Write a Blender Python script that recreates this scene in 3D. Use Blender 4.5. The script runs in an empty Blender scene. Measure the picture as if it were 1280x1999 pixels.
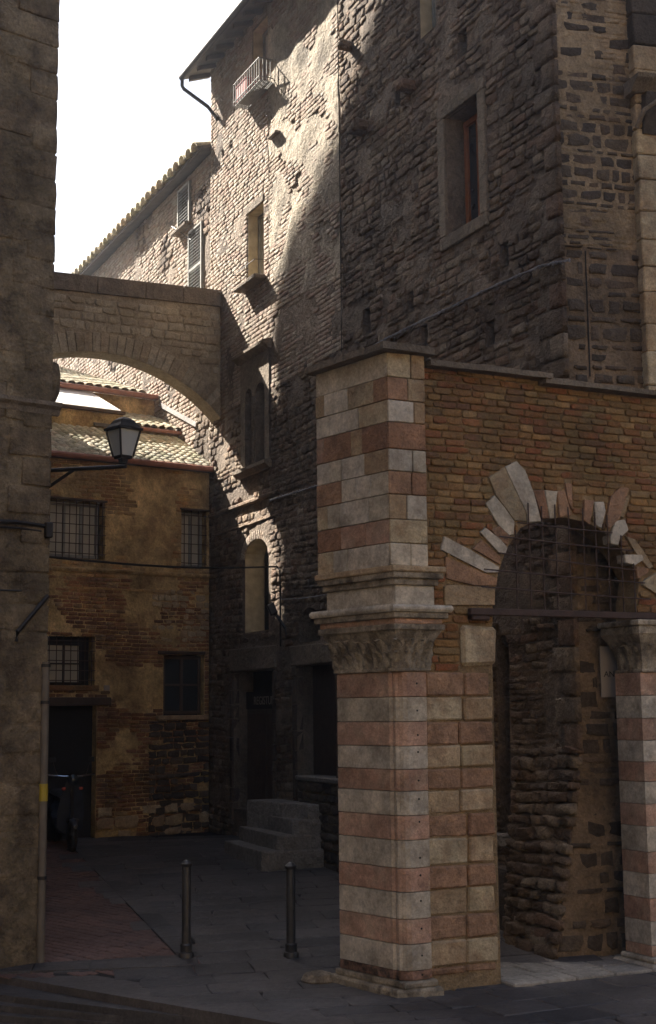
import bpy, math, random
import numpy as np
from mathutils import Vector, Matrix, noise
from mathutils.geometry import delaunay_2d_cdt
R = math.radians
S = bpy.context.scene
COL = S.collection
rng = random.Random(7)

# ------------------------------------------------------------------ camera
CAMP = Vector((0, 0, 2.3)); FPX = 2700.0; PITCH = math.atan(390 / 2700); ROLL = R(0.6)
fwd = Vector((0, math.cos(PITCH), math.sin(PITCH)))
up0 = Vector((0, -math.sin(PITCH), math.cos(PITCH)))
rt0 = Vector((1, 0, 0))
rt = rt0 * math.cos(ROLL) - up0 * math.sin(ROLL)
up = rt0 * math.sin(ROLL) + up0 * math.cos(ROLL)
cam = bpy.data.cameras.new('camera'); co = bpy.data.objects.new('camera', cam); COL.objects.link(co)
cam.sensor_fit = 'VERTICAL'; cam.sensor_height = 36; cam.lens = FPX / 1999 * 36
cam.clip_end = 2000; cam.clip_start = 0.05
m3 = Matrix((rt, up, -fwd)).transposed()
co.matrix_world = Matrix.Translation(CAMP) @ m3.to_4x4()
S.camera = co

# ------------------------------------------------------------------ light
SUN = Vector((-1.9, 1.63, 2.42)).normalized()          # towards the sun
SUN_EL = math.asin(SUN.z); SUN_AZ = math.atan2(SUN.x, SUN.y)
world = bpy.data.worlds.new('World'); S.world = world; world.use_nodes = True
nt = world.node_tree; nt.nodes.clear()
sky = nt.nodes.new('ShaderNodeTexSky'); sky.sky_type = 'NISHITA'; sky.sun_disc = False
sky.sun_elevation = SUN_EL; sky.sun_rotation = SUN_AZ
sky.dust_density = 4.0; sky.air_density = 1.0
bg = nt.nodes.new('ShaderNodeBackground'); bg.inputs[1].default_value = 0.05
wo = nt.nodes.new('ShaderNodeOutputWorld')
nt.links.new(sky.outputs[0], bg.inputs[0]); nt.links.new(bg.outputs[0], wo.inputs[0])
sl = bpy.data.lights.new('sun', 'SUN'); sl.energy = 5.0; sl.angle = R(0.55); sl.color = (1, .93, .82)
so = bpy.data.objects.new('sun', sl); COL.objects.link(so)
so.rotation_euler = SUN.to_track_quat('Z', 'Y').to_euler(); so.location = (-20, 20, 30)
S.view_settings.view_transform = 'Standard'; S.view_settings.look = 'None'
S.view_settings.exposure = 2.3; S.view_settings.gamma = 1.0
S.view_settings.use_curve_mapping = False

# ------------------------------------------------------------------ helpers
def ray(px, py):
    return (fwd * FPX + rt * (px - 640) + up * (999.5 - py)).normalized()
def gz(y):
    return 0.06 * min(max(y - 12.5, 0), 8.0)
def ground_at(px, py, z=None):
    d = ray(px, py)
    zz = 0.0 if z is None else z
    for _ in range(12):
        k = (zz - CAMP.z) / d.z; p = CAMP + d * k
        if z is not None: return p
        zz = gz(p.y)
    return p

class Frame:
    def __init__(s, ox, oy, ux, uy):
        l = math.hypot(ux, uy); s.O = Vector((ox, oy, 0)); s.U = Vector((ux / l, uy / l, 0))
        s.Y = Vector((-s.U.y, s.U.x, 0)); s.rot = math.atan2(s.U.y, s.U.x)
    def w(s, u, v, d=0.0):
        return s.O + s.U * u - s.Y * d + Vector((0, 0, v))
    def px(s, x, y, d=0.0):
        dr = ray(x, y); o = s.O - s.Y * d
        k = (o - CAMP).dot(s.Y) / dr.dot(s.Y); p = CAMP + dr * k
        return ((p - o).dot(s.U), p.z)
    def rect(s, x0, y0, x1, y1, d=0.0):            # left-top pixel, right-bottom pixel -> u0,u1,v0,v1
        u0, v1 = s.px(x0, y0, d); u1, v0 = s.px(x1, y1, d)
        return u0, u1, v0, v1

def set_parent(o, parent):
    if parent is not None: o.parent = parent
def thing(name, label, cat, loc=(0, 0, 0), rotz=0.0, group=None):
    o = bpy.data.objects.new(name, None); o.empty_display_size = .2; COL.objects.link(o)
    o.location = loc; o.rotation_euler = (0, 0, rotz)
    o['label'] = label; o['category'] = cat
    if group: o['group'] = group
    return o
def wthing(name, label, cat, fr, u=0, v=0, d=0, group=None):
    return thing(name, label, cat, fr.w(u, v, d), fr.rot, group)
def tag(o, label, cat, group=None):
    o['label'] = label; o['category'] = cat
    if group: o['group'] = group
    return o

def fastmesh(name, V, F, mats=(), rnd=None):
    """V (n,3) array ; F list of index tuples or (m,k) int array"""
    me = bpy.data.meshes.new(name)
    if isinstance(F, np.ndarray):
        m, k = F.shape
        me.vertices.add(len(V)); me.vertices.foreach_set('co', np.asarray(V, dtype=np.float32).ravel())
        me.loops.add(m * k); me.loops.foreach_set('vertex_index', F.astype(np.int32).ravel())
        me.polygons.add(m); me.polygons.foreach_set('loop_start', np.arange(0, m * k, k, dtype=np.int32))
        me.update(calc_edges=True)
    else:
        me.from_pydata([tuple(v) for v in V], [], F); me.update()
    if rnd is not None:
        a = me.attributes.new('rnd', 'FLOAT', 'POINT'); a.data.foreach_set('value', np.asarray(rnd, dtype=np.float32))
    for mt in mats: me.materials.append(mt)
    return me
def link(name, me, parent=None, loc=None, kind=None):
    o = bpy.data.objects.new(name, me); COL.objects.link(o)
    if parent is not None: o.parent = parent
    if loc is not None: o.location = loc
    if kind: o['kind'] = kind
    return o

class MB:
    def __init__(s): s.v = []; s.f = []
    def add(s, vs, fs):
        b = len(s.v); s.v += [tuple(v) for v in vs]; s.f += [tuple(i + b for i in f) for f in fs]; return s
    def box(s, x0, x1, y0, y1, z0, z1, c=0.0, jit=0.0, tilt=0.0):
        if c <= 0:
            vs = [(x, y, z) for z in (z0, z1) for y in (y0, y1) for x in (x0, x1)]
            fs = [(0, 2, 3, 1), (4, 5, 7, 6), (0, 1, 5, 4), (2, 6, 7, 3), (0, 4, 6, 2), (1, 3, 7, 5)]
            return s.add(vs, fs)
        c = min(c, (x1 - x0) * .45, (y1 - y0) * .45, (z1 - z0) * .45)
        vs = []
        for iz, z in ((0, z0), (1, z1)):
            for iy, y in ((0, y0), (1, y1)):
                for ix, x in ((0, x0), (1, x1)):
                    sx = c if ix == 0 else -c; sy = c if iy == 0 else -c; sz = c if iz == 0 else -c
                    j = [rng.uniform(-jit, jit) for _ in range(3)]
                    vs += [(x + j[0], y + sy + j[1], z + sz + j[2]), (x + sx + j[0], y + j[1], z + sz + j[2]), (x + sx + j[0], y + sy + j[1], z + j[2])]
        def I(ix, iy, iz, a): return ((iz * 2 + iy) * 2 + ix) * 3 + a
        fs = []
        fs += [(I(0,0,0,0), I(0,0,1,0), I(0,1,1,0), I(0,1,0,0)), (I(1,0,0,0), I(1,1,0,0), I(1,1,1,0), I(1,0,1,0))]
        fs += [(I(0,0,0,1), I(1,0,0,1), I(1,0,1,1), I(0,0,1,1)), (I(0,1,0,1), I(0,1,1,1), I(1,1,1,1), I(1,1,0,1))]
        fs += [(I(0,0,0,2), I(0,1,0,2), I(1,1,0,2), I(1,0,0,2)), (I(0,0,1,2), I(1,0,1,2), I(1,1,1,2), I(0,1,1,2))]
        for iy in (0, 1):
            for iz in (0, 1):
                fs.append((I(0,iy,iz,1), I(1,iy,iz,1), I(1,iy,iz,2), I(0,iy,iz,2)))
        for ix in (0, 1):
            for iz in (0, 1):
                fs.append((I(ix,0,iz,0), I(ix,1,iz,0), I(ix,1,iz,2), I(ix,0,iz,2)))
        for ix in (0, 1):
            for iy in (0, 1):
                fs.append((I(ix,iy,0,0), I(ix,iy,1,0), I(ix,iy,1,1), I(ix,iy,0,1)))
                for iz in (0, 1): fs.append((I(ix,iy,iz,0), I(ix,iy,iz,1), I(ix,iy,iz,2)))
        return s.add(vs, fs)
    def prism(s, poly, z0, z1, c=0.0):              # poly of (x,y), extruded in z
        n = len(poly); cx = sum(p[0] for p in poly) / n; cy = sum(p[1] for p in poly) / n
        rad = max(math.hypot(p[0] - cx, p[1] - cy) for p in poly)
        k = 1 - c / rad
        ins = [(cx + (p[0] - cx) * k, cy + (p[1] - cy) * k) for p in poly]
        rings = [(ins, z0), (poly, z0 + c), (poly, z1 - c), (ins, z1)] if c > 0 else [(poly, z0), (poly, z1)]
        vs = [(p[0], p[1], z) for r_, z in rings for p in r_]
        fs = [tuple(range(n))[::-1], tuple(range((len(rings) - 1) * n, len(rings) * n))]
        for q in range(len(rings) - 1):
            for i in range(n):
                j = (i + 1) % n; fs.append((q * n + i, q * n + j, (q + 1) * n + j, (q + 1) * n + i))
        return s.add(vs, fs)
    def plate(s, poly, d0, d1, c=0.0, jit=0.0):     # poly of (u,v) in a wall, from depth d0 out to d1
        n = len(poly); cx = sum(p[0] for p in poly) / n; cy = sum(p[1] for p in poly) / n
        rad = max(math.hypot(p[0] - cx, p[1] - cy) for p in poly); k = 1 - c / rad
        ins = [(cx + (p[0] - cx) * k, cy + (p[1] - cy) * k) for p in poly]
        rings = [(poly, d0), (poly, d1 - c), (ins, d1)] if c > 0 else [(poly, d0), (poly, d1)]
        vs = [(p[0], -d + rng.uniform(-jit, jit), p[1]) for r_, d in rings for p in r_]
        fs = [tuple(range(n)), tuple(range((len(rings) - 1) * n, len(rings) * n))[::-1]]
        for q in range(len(rings) - 1):
            for i in range(n):
                j = (i + 1) % n; fs.append((q * n + i, (q + 1) * n + i, (q + 1) * n + j, q * n + j))
        return s.add(vs, fs)
    def sweep(s, prof, u0, u1, v=0.0, seg=1, jit=0.0, cap=True):   # prof of (d,z) extruded along u
        n = len(prof); vs = []
        for q in range(seg + 1):
            u = u0 + (u1 - u0) * q / seg
            jd = rng.uniform(-jit, jit) if 0 < q < seg else 0; jz = rng.uniform(-jit, jit) if 0 < q < seg else 0
            vs += [(u, -(d + jd), v + z + jz) for d, z in prof]
        fs = []
        for q in range(seg):
            for i in range(n):
                j = (i + 1) % n; fs.append((q * n + i, q * n + j, (q + 1) * n + j, (q + 1) * n + i))
        fs += [tuple(range(n)), tuple(range(seg * n, (seg + 1) * n))[::-1]]
        return s.add(vs, fs)
    def tube(s, pts, r, n=6, r1=None):
        pts = [Vector(p) for p in pts]; vs = []; N = len(pts)
        for i, p in enumerate(pts):
            t = (pts[min(i + 1, N - 1)] - pts[max(i - 1, 0)]).normalized()
            a = Vector((0, 0, 1)) if abs(t.z) < .9 else Vector((1, 0, 0))
            x = t.cross(a).normalized(); y = t.cross(x)
            rr = r if r1 is None else r + (r1 - r) * i / (N - 1)
            for k in range(n):
                an = 2 * math.pi * k / n; vs.append(p + x * math.cos(an) * rr + y * math.sin(an) * rr)
        fs = [tuple(range(n))[::-1], tuple(range((N - 1) * n, N * n))]
        for q in range(N - 1):
            for k in range(n):
                j = (k + 1) % n; fs.append((q * n + k, q * n + j, (q + 1) * n + j, (q + 1) * n + k))
        return s.add(vs, fs)
    def lathe(s, prof, c=(0, 0), n=20):
        vs = []
        for r, z in prof:
            for k in range(n):
                a = 2 * math.pi * k / n; vs.append((c[0] + r * math.cos(a), c[1] + r * math.sin(a), z))
        fs = [tuple(range(n))[::-1], tuple(range((len(prof) - 1) * n, len(prof) * n))]
        for q in range(len(prof) - 1):
            for k in range(n):
                j = (k + 1) % n; fs.append((q * n + k, q * n + j, (q + 1) * n + j, (q + 1) * n + k))
        return s.add(vs, fs)
    def build(s, name, mat, parent=None, smooth=False, kind=None, loc=None, label=None):
        me = bpy.data.meshes.new(name); me.from_pydata(s.v, [], s.f)
        me.update()
        import bmesh
        bm = bmesh.new(); bm.from_mesh(me); bmesh.ops.recalc_face_normals(bm, faces=bm.faces); bm.to_mesh(me); bm.free()
        if smooth:
            for p in me.polygons: p.use_smooth = True
            try: me.set_sharp_from_angle(angle=R(40))
            except Exception: pass
        me.materials.append(mat)
        o = link(name, me, parent, loc, kind)
        if label: o['label'] = label
        return o

# ------------------------------------------------------------------ materials
def nodes_of(m):
    m.use_nodes = True; t = m.node_tree; return t, t.nodes, t.links, t.nodes['Principled BSDF']
def hexc(c): return (c[0], c[1], c[2], 1)
def simple(name, col, rough=.6, metal=0.0, bump=0.0, scale=30, var=.25):
    m = bpy.data.materials.new(name); t, N, L, b = nodes_of(m)
    b.inputs['Roughness'].default_value = rough; b.inputs['Metallic'].default_value = metal
    g = N.new('ShaderNodeNewGeometry'); n = N.new('ShaderNodeTexNoise'); n.inputs['Scale'].default_value = scale * .25
    n.inputs['Detail'].default_value = 6; L.new(g.outputs['Position'], n.inputs['Vector'])
    r = N.new('ShaderNodeMapRange'); r.inputs[1].default_value = .3; r.inputs[2].default_value = .7
    r.inputs[3].default_value = 1 - var; r.inputs[4].default_value = 1 + var
    L.new(n.outputs['Fac'], r.inputs[0])
    mx = N.new('ShaderNodeMix'); mx.data_type = 'RGBA'; mx.blend_type = 'MULTIPLY'; mx.inputs[0].default_value = 1
    mx.inputs[6].default_value = hexc(col); L.new(r.outputs[0], mx.inputs[7]); L.new(mx.outputs[2], b.inputs['Base Color'])
    if bump > 0:
        n2 = N.new('ShaderNodeTexNoise'); n2.inputs['Scale'].default_value = scale; n2.inputs['Detail'].default_value = 8
        L.new(g.outputs['Position'], n2.inputs['Vector'])
        bp = N.new('ShaderNodeBump'); bp.inputs['Distance'].default_value = bump; bp.inputs['Strength'].default_value = 1
        L.new(n2.outputs['Fac'], bp.inputs['Height']); L.new(bp.outputs[0], b.inputs['Normal'])
    return m
def masonry(name, cols, bump=.012, scale=14, stain=.45, stain_scale=1.1, rough=.9, tint=None, tint_amt=.4, veins=False):
    """cols: list of colours picked by a per-stone random; stains and grain from world position"""
    m = bpy.data.materials.new(name); t, N, L, b = nodes_of(m)
    b.inputs['Roughness'].default_value = rough; b.inputs['Specular IOR Level'].default_value = .25
    g = N.new('ShaderNodeNewGeometry'); pos = g.outputs['Position']
    oi = N.new('ShaderNodeObjectInfo'); at = N.new('ShaderNodeAttribute'); at.attribute_name = 'rnd'
    ad = N.new('ShaderNodeMath'); ad.operation = 'ADD'; L.new(oi.outputs['Random'], ad.inputs[0]); L.new(at.outputs['Fac'], ad.inputs[1])
    fr = N.new('ShaderNodeMath'); fr.operation = 'FRACT'; L.new(ad.outputs[0], fr.inputs[0])
    cr = N.new('ShaderNodeValToRGB'); cr.color_ramp.interpolation = 'LINEAR'
    e = cr.color_ramp.elements
    while len(e) > 1: e.remove(e[-1])
    e[0].position = 0; e[0].color = hexc(cols[0])
    for i, c in enumerate(cols[1:], 1):
        k = e.new(i / (len(cols) - 1)); k.color = hexc(c)
    L.new(fr.outputs[0], cr.inputs[0]); cur = cr.outputs[0]
    def nz(sc, det=6, ro=.6):
        n = N.new('ShaderNodeTexNoise'); n.inputs['Scale'].default_value = sc; n.inputs['Detail'].default_value = det
        n.inputs['Roughness'].default_value = ro; L.new(pos, n.inputs['Vector']); return n.outputs['Fac']
    def mulr(cur, fac, lo, hi, a=.32, bq=.68):
        r = N.new('ShaderNodeMapRange'); r.inputs[1].default_value = a; r.inputs[2].default_value = bq
        r.inputs[3].default_value = lo; r.inputs[4].default_value = hi; L.new(fac, r.inputs[0])
        mx = N.new('ShaderNodeMix'); mx.data_type = 'RGBA'; mx.blend_type = 'MULTIPLY'; mx.inputs[0].default_value = 1
        L.new(cur, mx.inputs[6]); L.new(r.outputs[0], mx.inputs[7]); return mx.outputs[2]
    if tint is not None:
        r = N.new('ShaderNodeMapRange'); r.inputs[1].default_value = .46; r.inputs[2].default_value = .6
        r.inputs[3].default_value = 0; r.inputs[4].default_value = tint_amt; L.new(nz(stain_scale * 2.3, 8, .65), r.inputs[0])
        mx = N.new('ShaderNodeMix'); mx.data_type = 'RGBA'; L.new(r.outputs[0], mx.inputs[0]); L.new(cur, mx.inputs[6])
        mx.inputs[7].default_value = hexc(tint); cur = mx.outputs[2]
    cur = mulr(cur, nz(stain_scale, 8, .62), 1 - stain, 1 + stain * .5)
    cur = mulr(cur, nz(scale, 8, .7), .72, 1.25)
    cur = mulr(cur, nz(scale * 4, 4, .7), .85, 1.12)
    L.new(cur, b.inputs['Base Color'])
    h = N.new('ShaderNodeMath'); h.operation = 'MULTIPLY_ADD'; L.new(nz(scale * 3.3, 6, .7), h.inputs[0]); h.inputs[1].default_value = .45
    L.new(nz(scale, 6, .6), h.inputs[2])
    bp = N.new('ShaderNodeBump'); bp.inputs['Distance'].default_value = bump * 2.2; bp.inputs['Strength'].default_value = 1
    L.new(h.outputs[0], bp.inputs['Height']); L.new(bp.outputs[0], b.inputs['Normal'])
    return m

M = {}
M['rubble'] = masonry('rubble_stone', [(.19,.13,.09), (.30,.22,.15), (.14,.095,.068), (.38,.30,.215), (.24,.145,.095), (.33,.26,.185)], bump=.035, scale=13, stain=.45, stain_scale=.7, tint=(.13,.095,.075), tint_amt=.55)
M['rubble_mortar'] = masonry('rubble_mortar', [(.27,.21,.16)], bump=.035, scale=13, stain=.45, stain_scale=.7, tint=(.15,.11,.085), tint_amt=.6)
M['oldbrick'] = masonry('weathered_brick', [(.43,.35,.27), (.38,.28,.21), (.48,.41,.33), (.40,.28,.22), (.45,.39,.32), (.36,.26,.20)], bump=.016, scale=16, stain=.28, stain_scale=.8)
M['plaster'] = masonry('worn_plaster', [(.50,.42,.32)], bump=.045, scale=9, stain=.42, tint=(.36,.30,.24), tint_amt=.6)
M['redbrick'] = masonry('red_brick', [(.28,.125,.05), (.24,.135,.06), (.38,.21,.08), (.19,.10,.055), (.31,.115,.05), (.28,.185,.09), (.42,.25,.11)], bump=.012, scale=20, stain=.35, tint=(.16,.13,.06), tint_amt=.5)
M['brick_mortar'] = masonry('brick_mortar', [(.34,.235,.13)], bump=.02, scale=18, stain=.45)
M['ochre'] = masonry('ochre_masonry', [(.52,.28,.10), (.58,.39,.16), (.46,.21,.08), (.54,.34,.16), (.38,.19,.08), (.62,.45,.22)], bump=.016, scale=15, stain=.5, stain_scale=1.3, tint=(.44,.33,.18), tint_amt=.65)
M['ochre_mortar'] = masonry('ochre_render', [(.62,.44,.21)], bump=.025, scale=9, stain=.55, stain_scale=1.5, tint=(.26,.15,.07), tint_amt=.6)
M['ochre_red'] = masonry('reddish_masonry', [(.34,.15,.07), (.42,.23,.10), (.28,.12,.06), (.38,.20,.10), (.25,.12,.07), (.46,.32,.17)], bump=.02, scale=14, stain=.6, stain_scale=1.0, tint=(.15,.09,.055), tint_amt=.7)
M['white_marble'] = masonry('white_limestone', [(.56,.49,.395), (.60,.53,.44), (.50,.43,.33), (.58,.51,.42)], bump=.006, scale=9, stain=.42, stain_scale=2.6, rough=.7, tint=(.34,.26,.18), tint_amt=.4)
M['pink_marble'] = masonry('pink_limestone', [(.46,.27,.19), (.51,.32,.23), (.43,.25,.17)], bump=.008, scale=14, stain=.4, stain_scale=2.4, rough=.75, tint=(.44,.33,.24), tint_amt=.5)
M['grimy_pink'] = masonry('grimy_pink_limestone', [(.33,.19,.135), (.29,.17,.12)], bump=.012, scale=12, stain=.6, stain_scale=3.0, tint=(.06,.05,.042), tint_amt=.9)
M['tan_stone'] = masonry('tan_stone', [(.44,.34,.21), (.48,.39,.26), (.38,.27,.16), (.47,.35,.22)], bump=.012, scale=12, stain=.35, stain_scale=2.0, tint=(.28,.15,.08), tint_amt=.4)
M['rose_stone'] = masonry('rose_stone', [(.38,.22,.13), (.43,.26,.16), (.32,.17,.10)], bump=.014, scale=13, stain=.35, stain_scale=2.2, tint=(.20,.12,.08), tint_amt=.5)
M['carved'] = masonry('carved_limestone', [(.42,.35,.26)], bump=.012, scale=16, stain=.55, stain_scale=3.0, tint=(.13,.10,.075), tint_amt=.7)
M['cap_stone'] = masonry('coping_stone', [(.25,.20,.15), (.20,.16,.12)], bump=.02, scale=12, stain=.4)
M['arch_stone'] = masonry('pale_arch_stone', [(.48,.41,.30), (.42,.35,.25), (.53,.46,.35), (.36,.29,.20), (.46,.37,.26)], bump=.012, scale=12, stain=.3)
M['arch_mortar'] = masonry('arch_mortar', [(.42,.345,.245)], bump=.015, scale=12, stain=.3)
M['leftwall'] = masonry('stained_plaster', [(.26,.195,.125), (.30,.23,.145), (.22,.165,.105)], bump=.03, scale=9, stain=.6, stain_scale=1.3, tint=(.13,.095,.065), tint_amt=.7)
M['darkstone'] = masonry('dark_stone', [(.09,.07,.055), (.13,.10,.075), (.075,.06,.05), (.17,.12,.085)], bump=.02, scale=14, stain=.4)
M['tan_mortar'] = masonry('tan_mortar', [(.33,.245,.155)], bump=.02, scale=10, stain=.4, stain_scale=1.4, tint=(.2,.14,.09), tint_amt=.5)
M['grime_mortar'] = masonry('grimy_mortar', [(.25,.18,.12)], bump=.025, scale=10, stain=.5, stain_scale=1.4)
M['tile'] = masonry('terracotta_tile', [(.66,.60,.46), (.74,.68,.54), (.58,.53,.38), (.68,.54,.40), (.52,.50,.36), (.78,.73,.60)], bump=.006, scale=25, stain=.35, stain_scale=3, tint=(.22,.22,.09), tint_amt=.4)
M['gutter'] = simple('copper_gutter', (.28,.12,.08), .5, .2)
M['pave'] = masonry('dark_paving', [(.085,.077,.075), (.11,.098,.094), (.07,.065,.066), (.125,.108,.10)], bump=.006, scale=12, stain=.4, rough=.55)
M['pave_joint'] = masonry('paving_joint', [(.04,.036,.034)], bump=.01, scale=20, stain=.3)
M['pathbrick'] = masonry('path_brick', [(.17,.10,.082), (.20,.12,.098), (.145,.092,.08)], bump=.006, scale=25, stain=.35, stain_scale=1.5, rough=.7)
M['path_joint'] = masonry('path_joint', [(.085,.055,.048)], bump=.01, scale=20, stain=.3)
M['palepave'] = masonry('pale_threshold_stone', [(.30,.265,.22), (.34,.30,.25), (.27,.235,.20)], bump=.01, scale=12, stain=.35)
M['stepstone'] = masonry('step_stone', [(.33,.30,.265), (.28,.25,.22)], bump=.035, scale=12, stain=.35)
M['iron'] = simple('dark_iron', (.035,.03,.028), .55, .6, .002, 60)
M['rust'] = simple('rusty_iron', (.07,.04,.03), .75, .2, .004, 50)
M['bollard'] = simple('painted_bollard', (.06,.058,.06), .42, .5, .001, 60)
M['wood'] = simple('brown_wood', (.26,.09,.03), .5, 0, .003, 40)
M['darkwood'] = simple('dark_wood', (.06,.04,.03), .6, 0, .004, 40)
M['beam'] = simple('old_beam', (.07,.045,.032), .8, 0, .01, 20)
M['glass'] = simple('window_glass', (.03,.035,.04), .08, 0, 0, 10, .1)
M['palepanel'] = simple('pale_panel', (.46,.42,.34), .4, 0, 0, 8, .2)
M['reveal'] = simple('cream_reveal', (.42,.34,.22), .85, 0, .004, 30)
M['shutter'] = simple('grey_shutter', (.24,.235,.21), .6, 0, .001, 30)
M['shade_and_board'] = simple('shade_and_board_black', (.012,.010,.009), .9)  # near-black that paints the shade inside openings; the name board shares it
M['cable'] = simple('grey_cable', (.22,.22,.25), .6, .1)
M['blackcable'] = simple('black_cable', (.03,.03,.03), .6)
M['whitesheet'] = simple('white_roof_sheet', (.8,.8,.78), .5, 0, 0, 4, .05)
M['lead'] = simple('lead_flashing', (.17,.15,.14), .8, .0, .01, 10)
M['eavewood'] = simple('eave_boards', (.10,.085,.075), .8, 0, .01, 20)
M['redbox'] = simple('red_box', (.30,.05,.04), .5)
M['sign'] = simple('pale_sign', (.30,.26,.23), .5, 0, 0, 6, .1)
M['ink'] = simple('sign_ink', (.03,.025,.02), .6)
M['yellow'] = simple('yellow_tape', (.36,.26,.02), .5)
M['pipe'] = simple('pale_downpipe', (.13,.105,.08), .6, 0, .002, 30)
M['lampglass'] = simple('frosted_lamp_glass', (.45,.45,.43), .25, 0, 0, 6, .1)
M['rubber'] = simple('tyre_rubber', (.02,.02,.02), .8)
M['scootpaint'] = simple('scooter_paint', (.03,.035,.05), .25)
M['chrome'] = simple('chrome', (.6,.6,.6), .15, 1)
M['redlens'] = simple('red_lens', (.35,.02,.01), .2)

# ------------------------------------------------------------------ stone blocks
def block_variants(n, rough, insx, insz, seed):
    r = random.Random(seed); out = []
    ring = [(-.5,-.5), (0,-.5), (.5,-.5), (.5,0), (.5,.5), (0,.5), (-.5,.5), (-.5,0)]
    for _ in range(n):
        jr = [(r.uniform(-rough, rough) * .6, r.uniform(-rough, rough)) for _ in ring]
        cut = [r.uniform(0, rough * 1.3) if (i % 2 == 0) else 0 for i in range(8)]
        P = []
        for i, (x, z) in enumerate(ring):
            x2 = x * (1 - cut[i] * .5) + jr[i][0]; z2 = z * (1 - cut[i]) + jr[i][1]
            P.append((max(-.52, min(.52, x2)), max(-.54, min(.54, z2))))
        V = [(x, 0.35, z) for x, z in P] + [(x, -.62 + r.uniform(-.1, .1), z) for x, z in P]
        V += [(x * (1 - 2 * insx), -1 + r.uniform(-1, 1) * rough * 1.2, z * (1 - 2 * insz)) for x, z in P]
        V.append((r.uniform(-.15, .15), -1.05 + r.uniform(-1, 1) * rough * 1.8, r.uniform(-.15, .15)))
        T = []
        for a in (0, 8):
            for i in range(8):
                j = (i + 1) % 8; T += [(a+i, a+j, a+8+j), (a+i, a+8+j, a+8+i)]
        for i in range(8): T.append((16 + i, 16 + (i + 1) % 8, 24))
        out.append((np.array(V, dtype=np.float64), np.array(T, dtype=np.int32)))
    return out
VAR = {
    'brick': block_variants(10, .07, .045, .15, 1),
    'rubble': block_variants(18, .17, .07, .11, 2),
    'ashlar': block_variants(8, .03, .04, .06, 3),
    'slab': block_variants(8, .035, .03, .03, 4),
}
_shared = {}
def shared_mesh(style, k, mat, name):
    key = (style, k, mat.name)
    if key not in _shared:
        V, T = VAR[style][k]
        me = fastmesh(name, V, T, (mat,)); _shared[key] = me
    return _shared[key]
def lay(blocks, style, mat, parent, fr, name='brick', limit=300, sub=None):
    """blocks: (u,v,w,h,d0,depth,rot). biggest become single parts, the rest one joined part."""
    if not blocks: return
    sc = []
    for b in blocks:
        p = fr.w(b[0], b[1]); q = p - CAMP; dist = q.length
        z = q.dot(fwd); x = q.dot(rt) / z * FPX + 640; y = 999.5 - q.dot(up) / z * FPX
        inside = (-20 < x < 1300 and -20 < y < 2020)
        sc.append((b[2] * b[3]) / dist ** 2 * (1 if inside else .001))
    order = sorted(range(len(blocks)), key=lambda i: -sc[i])
    nv = len(VAR[style])
    for i in order[:limit]:
        u, v, w, h, d0, dep, rot = blocks[i][:7]
        me = shared_mesh(style, rng.randrange(nv), mat, name)
        o = bpy.data.objects.new(name, me); o.parent = parent
        o.location = (u, -d0, v); o.scale = (w * rng.choice((-1, 1)), dep, h * 1.0); o.rotation_euler = (0, rot, 0)
        COL.objects.link(o)
    rest = order[limit:]
    if rest:
        Vs = []; Ts = []; rn = []; base = 0
        for i in rest:
            u, v, w, h, d0, dep, rot = blocks[i][:7]
            V, T = VAR[style][rng.randrange(nv)]
            fx = rng.choice((-1, 1)); X = V[:, 0] * w * fx; Z = V[:, 2] * h; Y = V[:, 1] * dep
            c, s_ = math.cos(rot), math.sin(rot)
            P = np.stack([u + X * c + Z * s_, Y - d0, v - X * s_ + Z * c], 1)
            Vs.append(P); Ts.append((T if fx > 0 else T[:, ::-1]) + base); base += len(V); rn.append(np.full(len(V), rng.random()))
        me = fastmesh(name, np.concatenate(Vs), np.concatenate(Ts), (mat,), np.concatenate(rn))
        link(name, me, parent, kind='stuff')

def span(poly, v):
    xs = []
    n = len(poly)
    for i in range(n):
        (x0, y0), (x1, y1) = poly[i], poly[(i + 1) % n]
        if (y0 - v) * (y1 - v) <= 0 and y0 != y1:
            xs.append(x0 + (v - y0) / (y1 - y0) * (x1 - x0))
    return (min(xs), max(xs)) if len(xs) >= 2 else None
def courses(u0, u1, v0, v1, hr, wr, holes=(), joint=.012, d0=0.0, dr=(.015, .03), keep=None, warp=0.0, rot=.01, mdep=None, gap=None):
    out = []; v = v0; row = 0
    while v < v1 - .01:
        h = rng.uniform(*hr); h = min(h, v1 - v)
        blocked = []
        for hole in holes:
            for t in ((.02, .3, .5, .7, .98) if len(hole) == 4 or len(hole) > 8 else (.35, .65)):
                s_ = span(hole, v + h * t)
                if s_: blocked.append((s_[0] - .005, s_[1] + .005))
        blocked.sort()
        free = []; a = u0
        for b0, b1 in blocked:
            if b0 > a: free.append((a, min(b0, u1)))
            a = max(a, b1)
            if a >= u1: break
        if a < u1: free.append((a, u1))
        for fa, fb in free:
            if fb - fa < .03: continue
            u = fa
            first = True
            while u < fb - .005:
                w = rng.uniform(*wr)
                if first and fa == u0: w *= rng.uniform(.4, 1); first = False
                if fb - (u + w) < wr[0] * .55: w = fb - u
                w = min(w, fb - u)
                cu, cv = u + w / 2, v + h / 2
                if (keep is None or keep(cu, cv)) and w > .02:
                    dz = warp * (noise.noise(Vector((cu * .55, cv * .4, 3.1))) ) if warp else 0
                    dd = mdep(cu, cv) if mdep else 0
                    out.append((cu, cv + dz, w - joint, h - joint, d0 + dd, rng.uniform(*dr), rng.uniform(-rot, rot)))
                u += w
        v += h; row += 1
    return out

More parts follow.
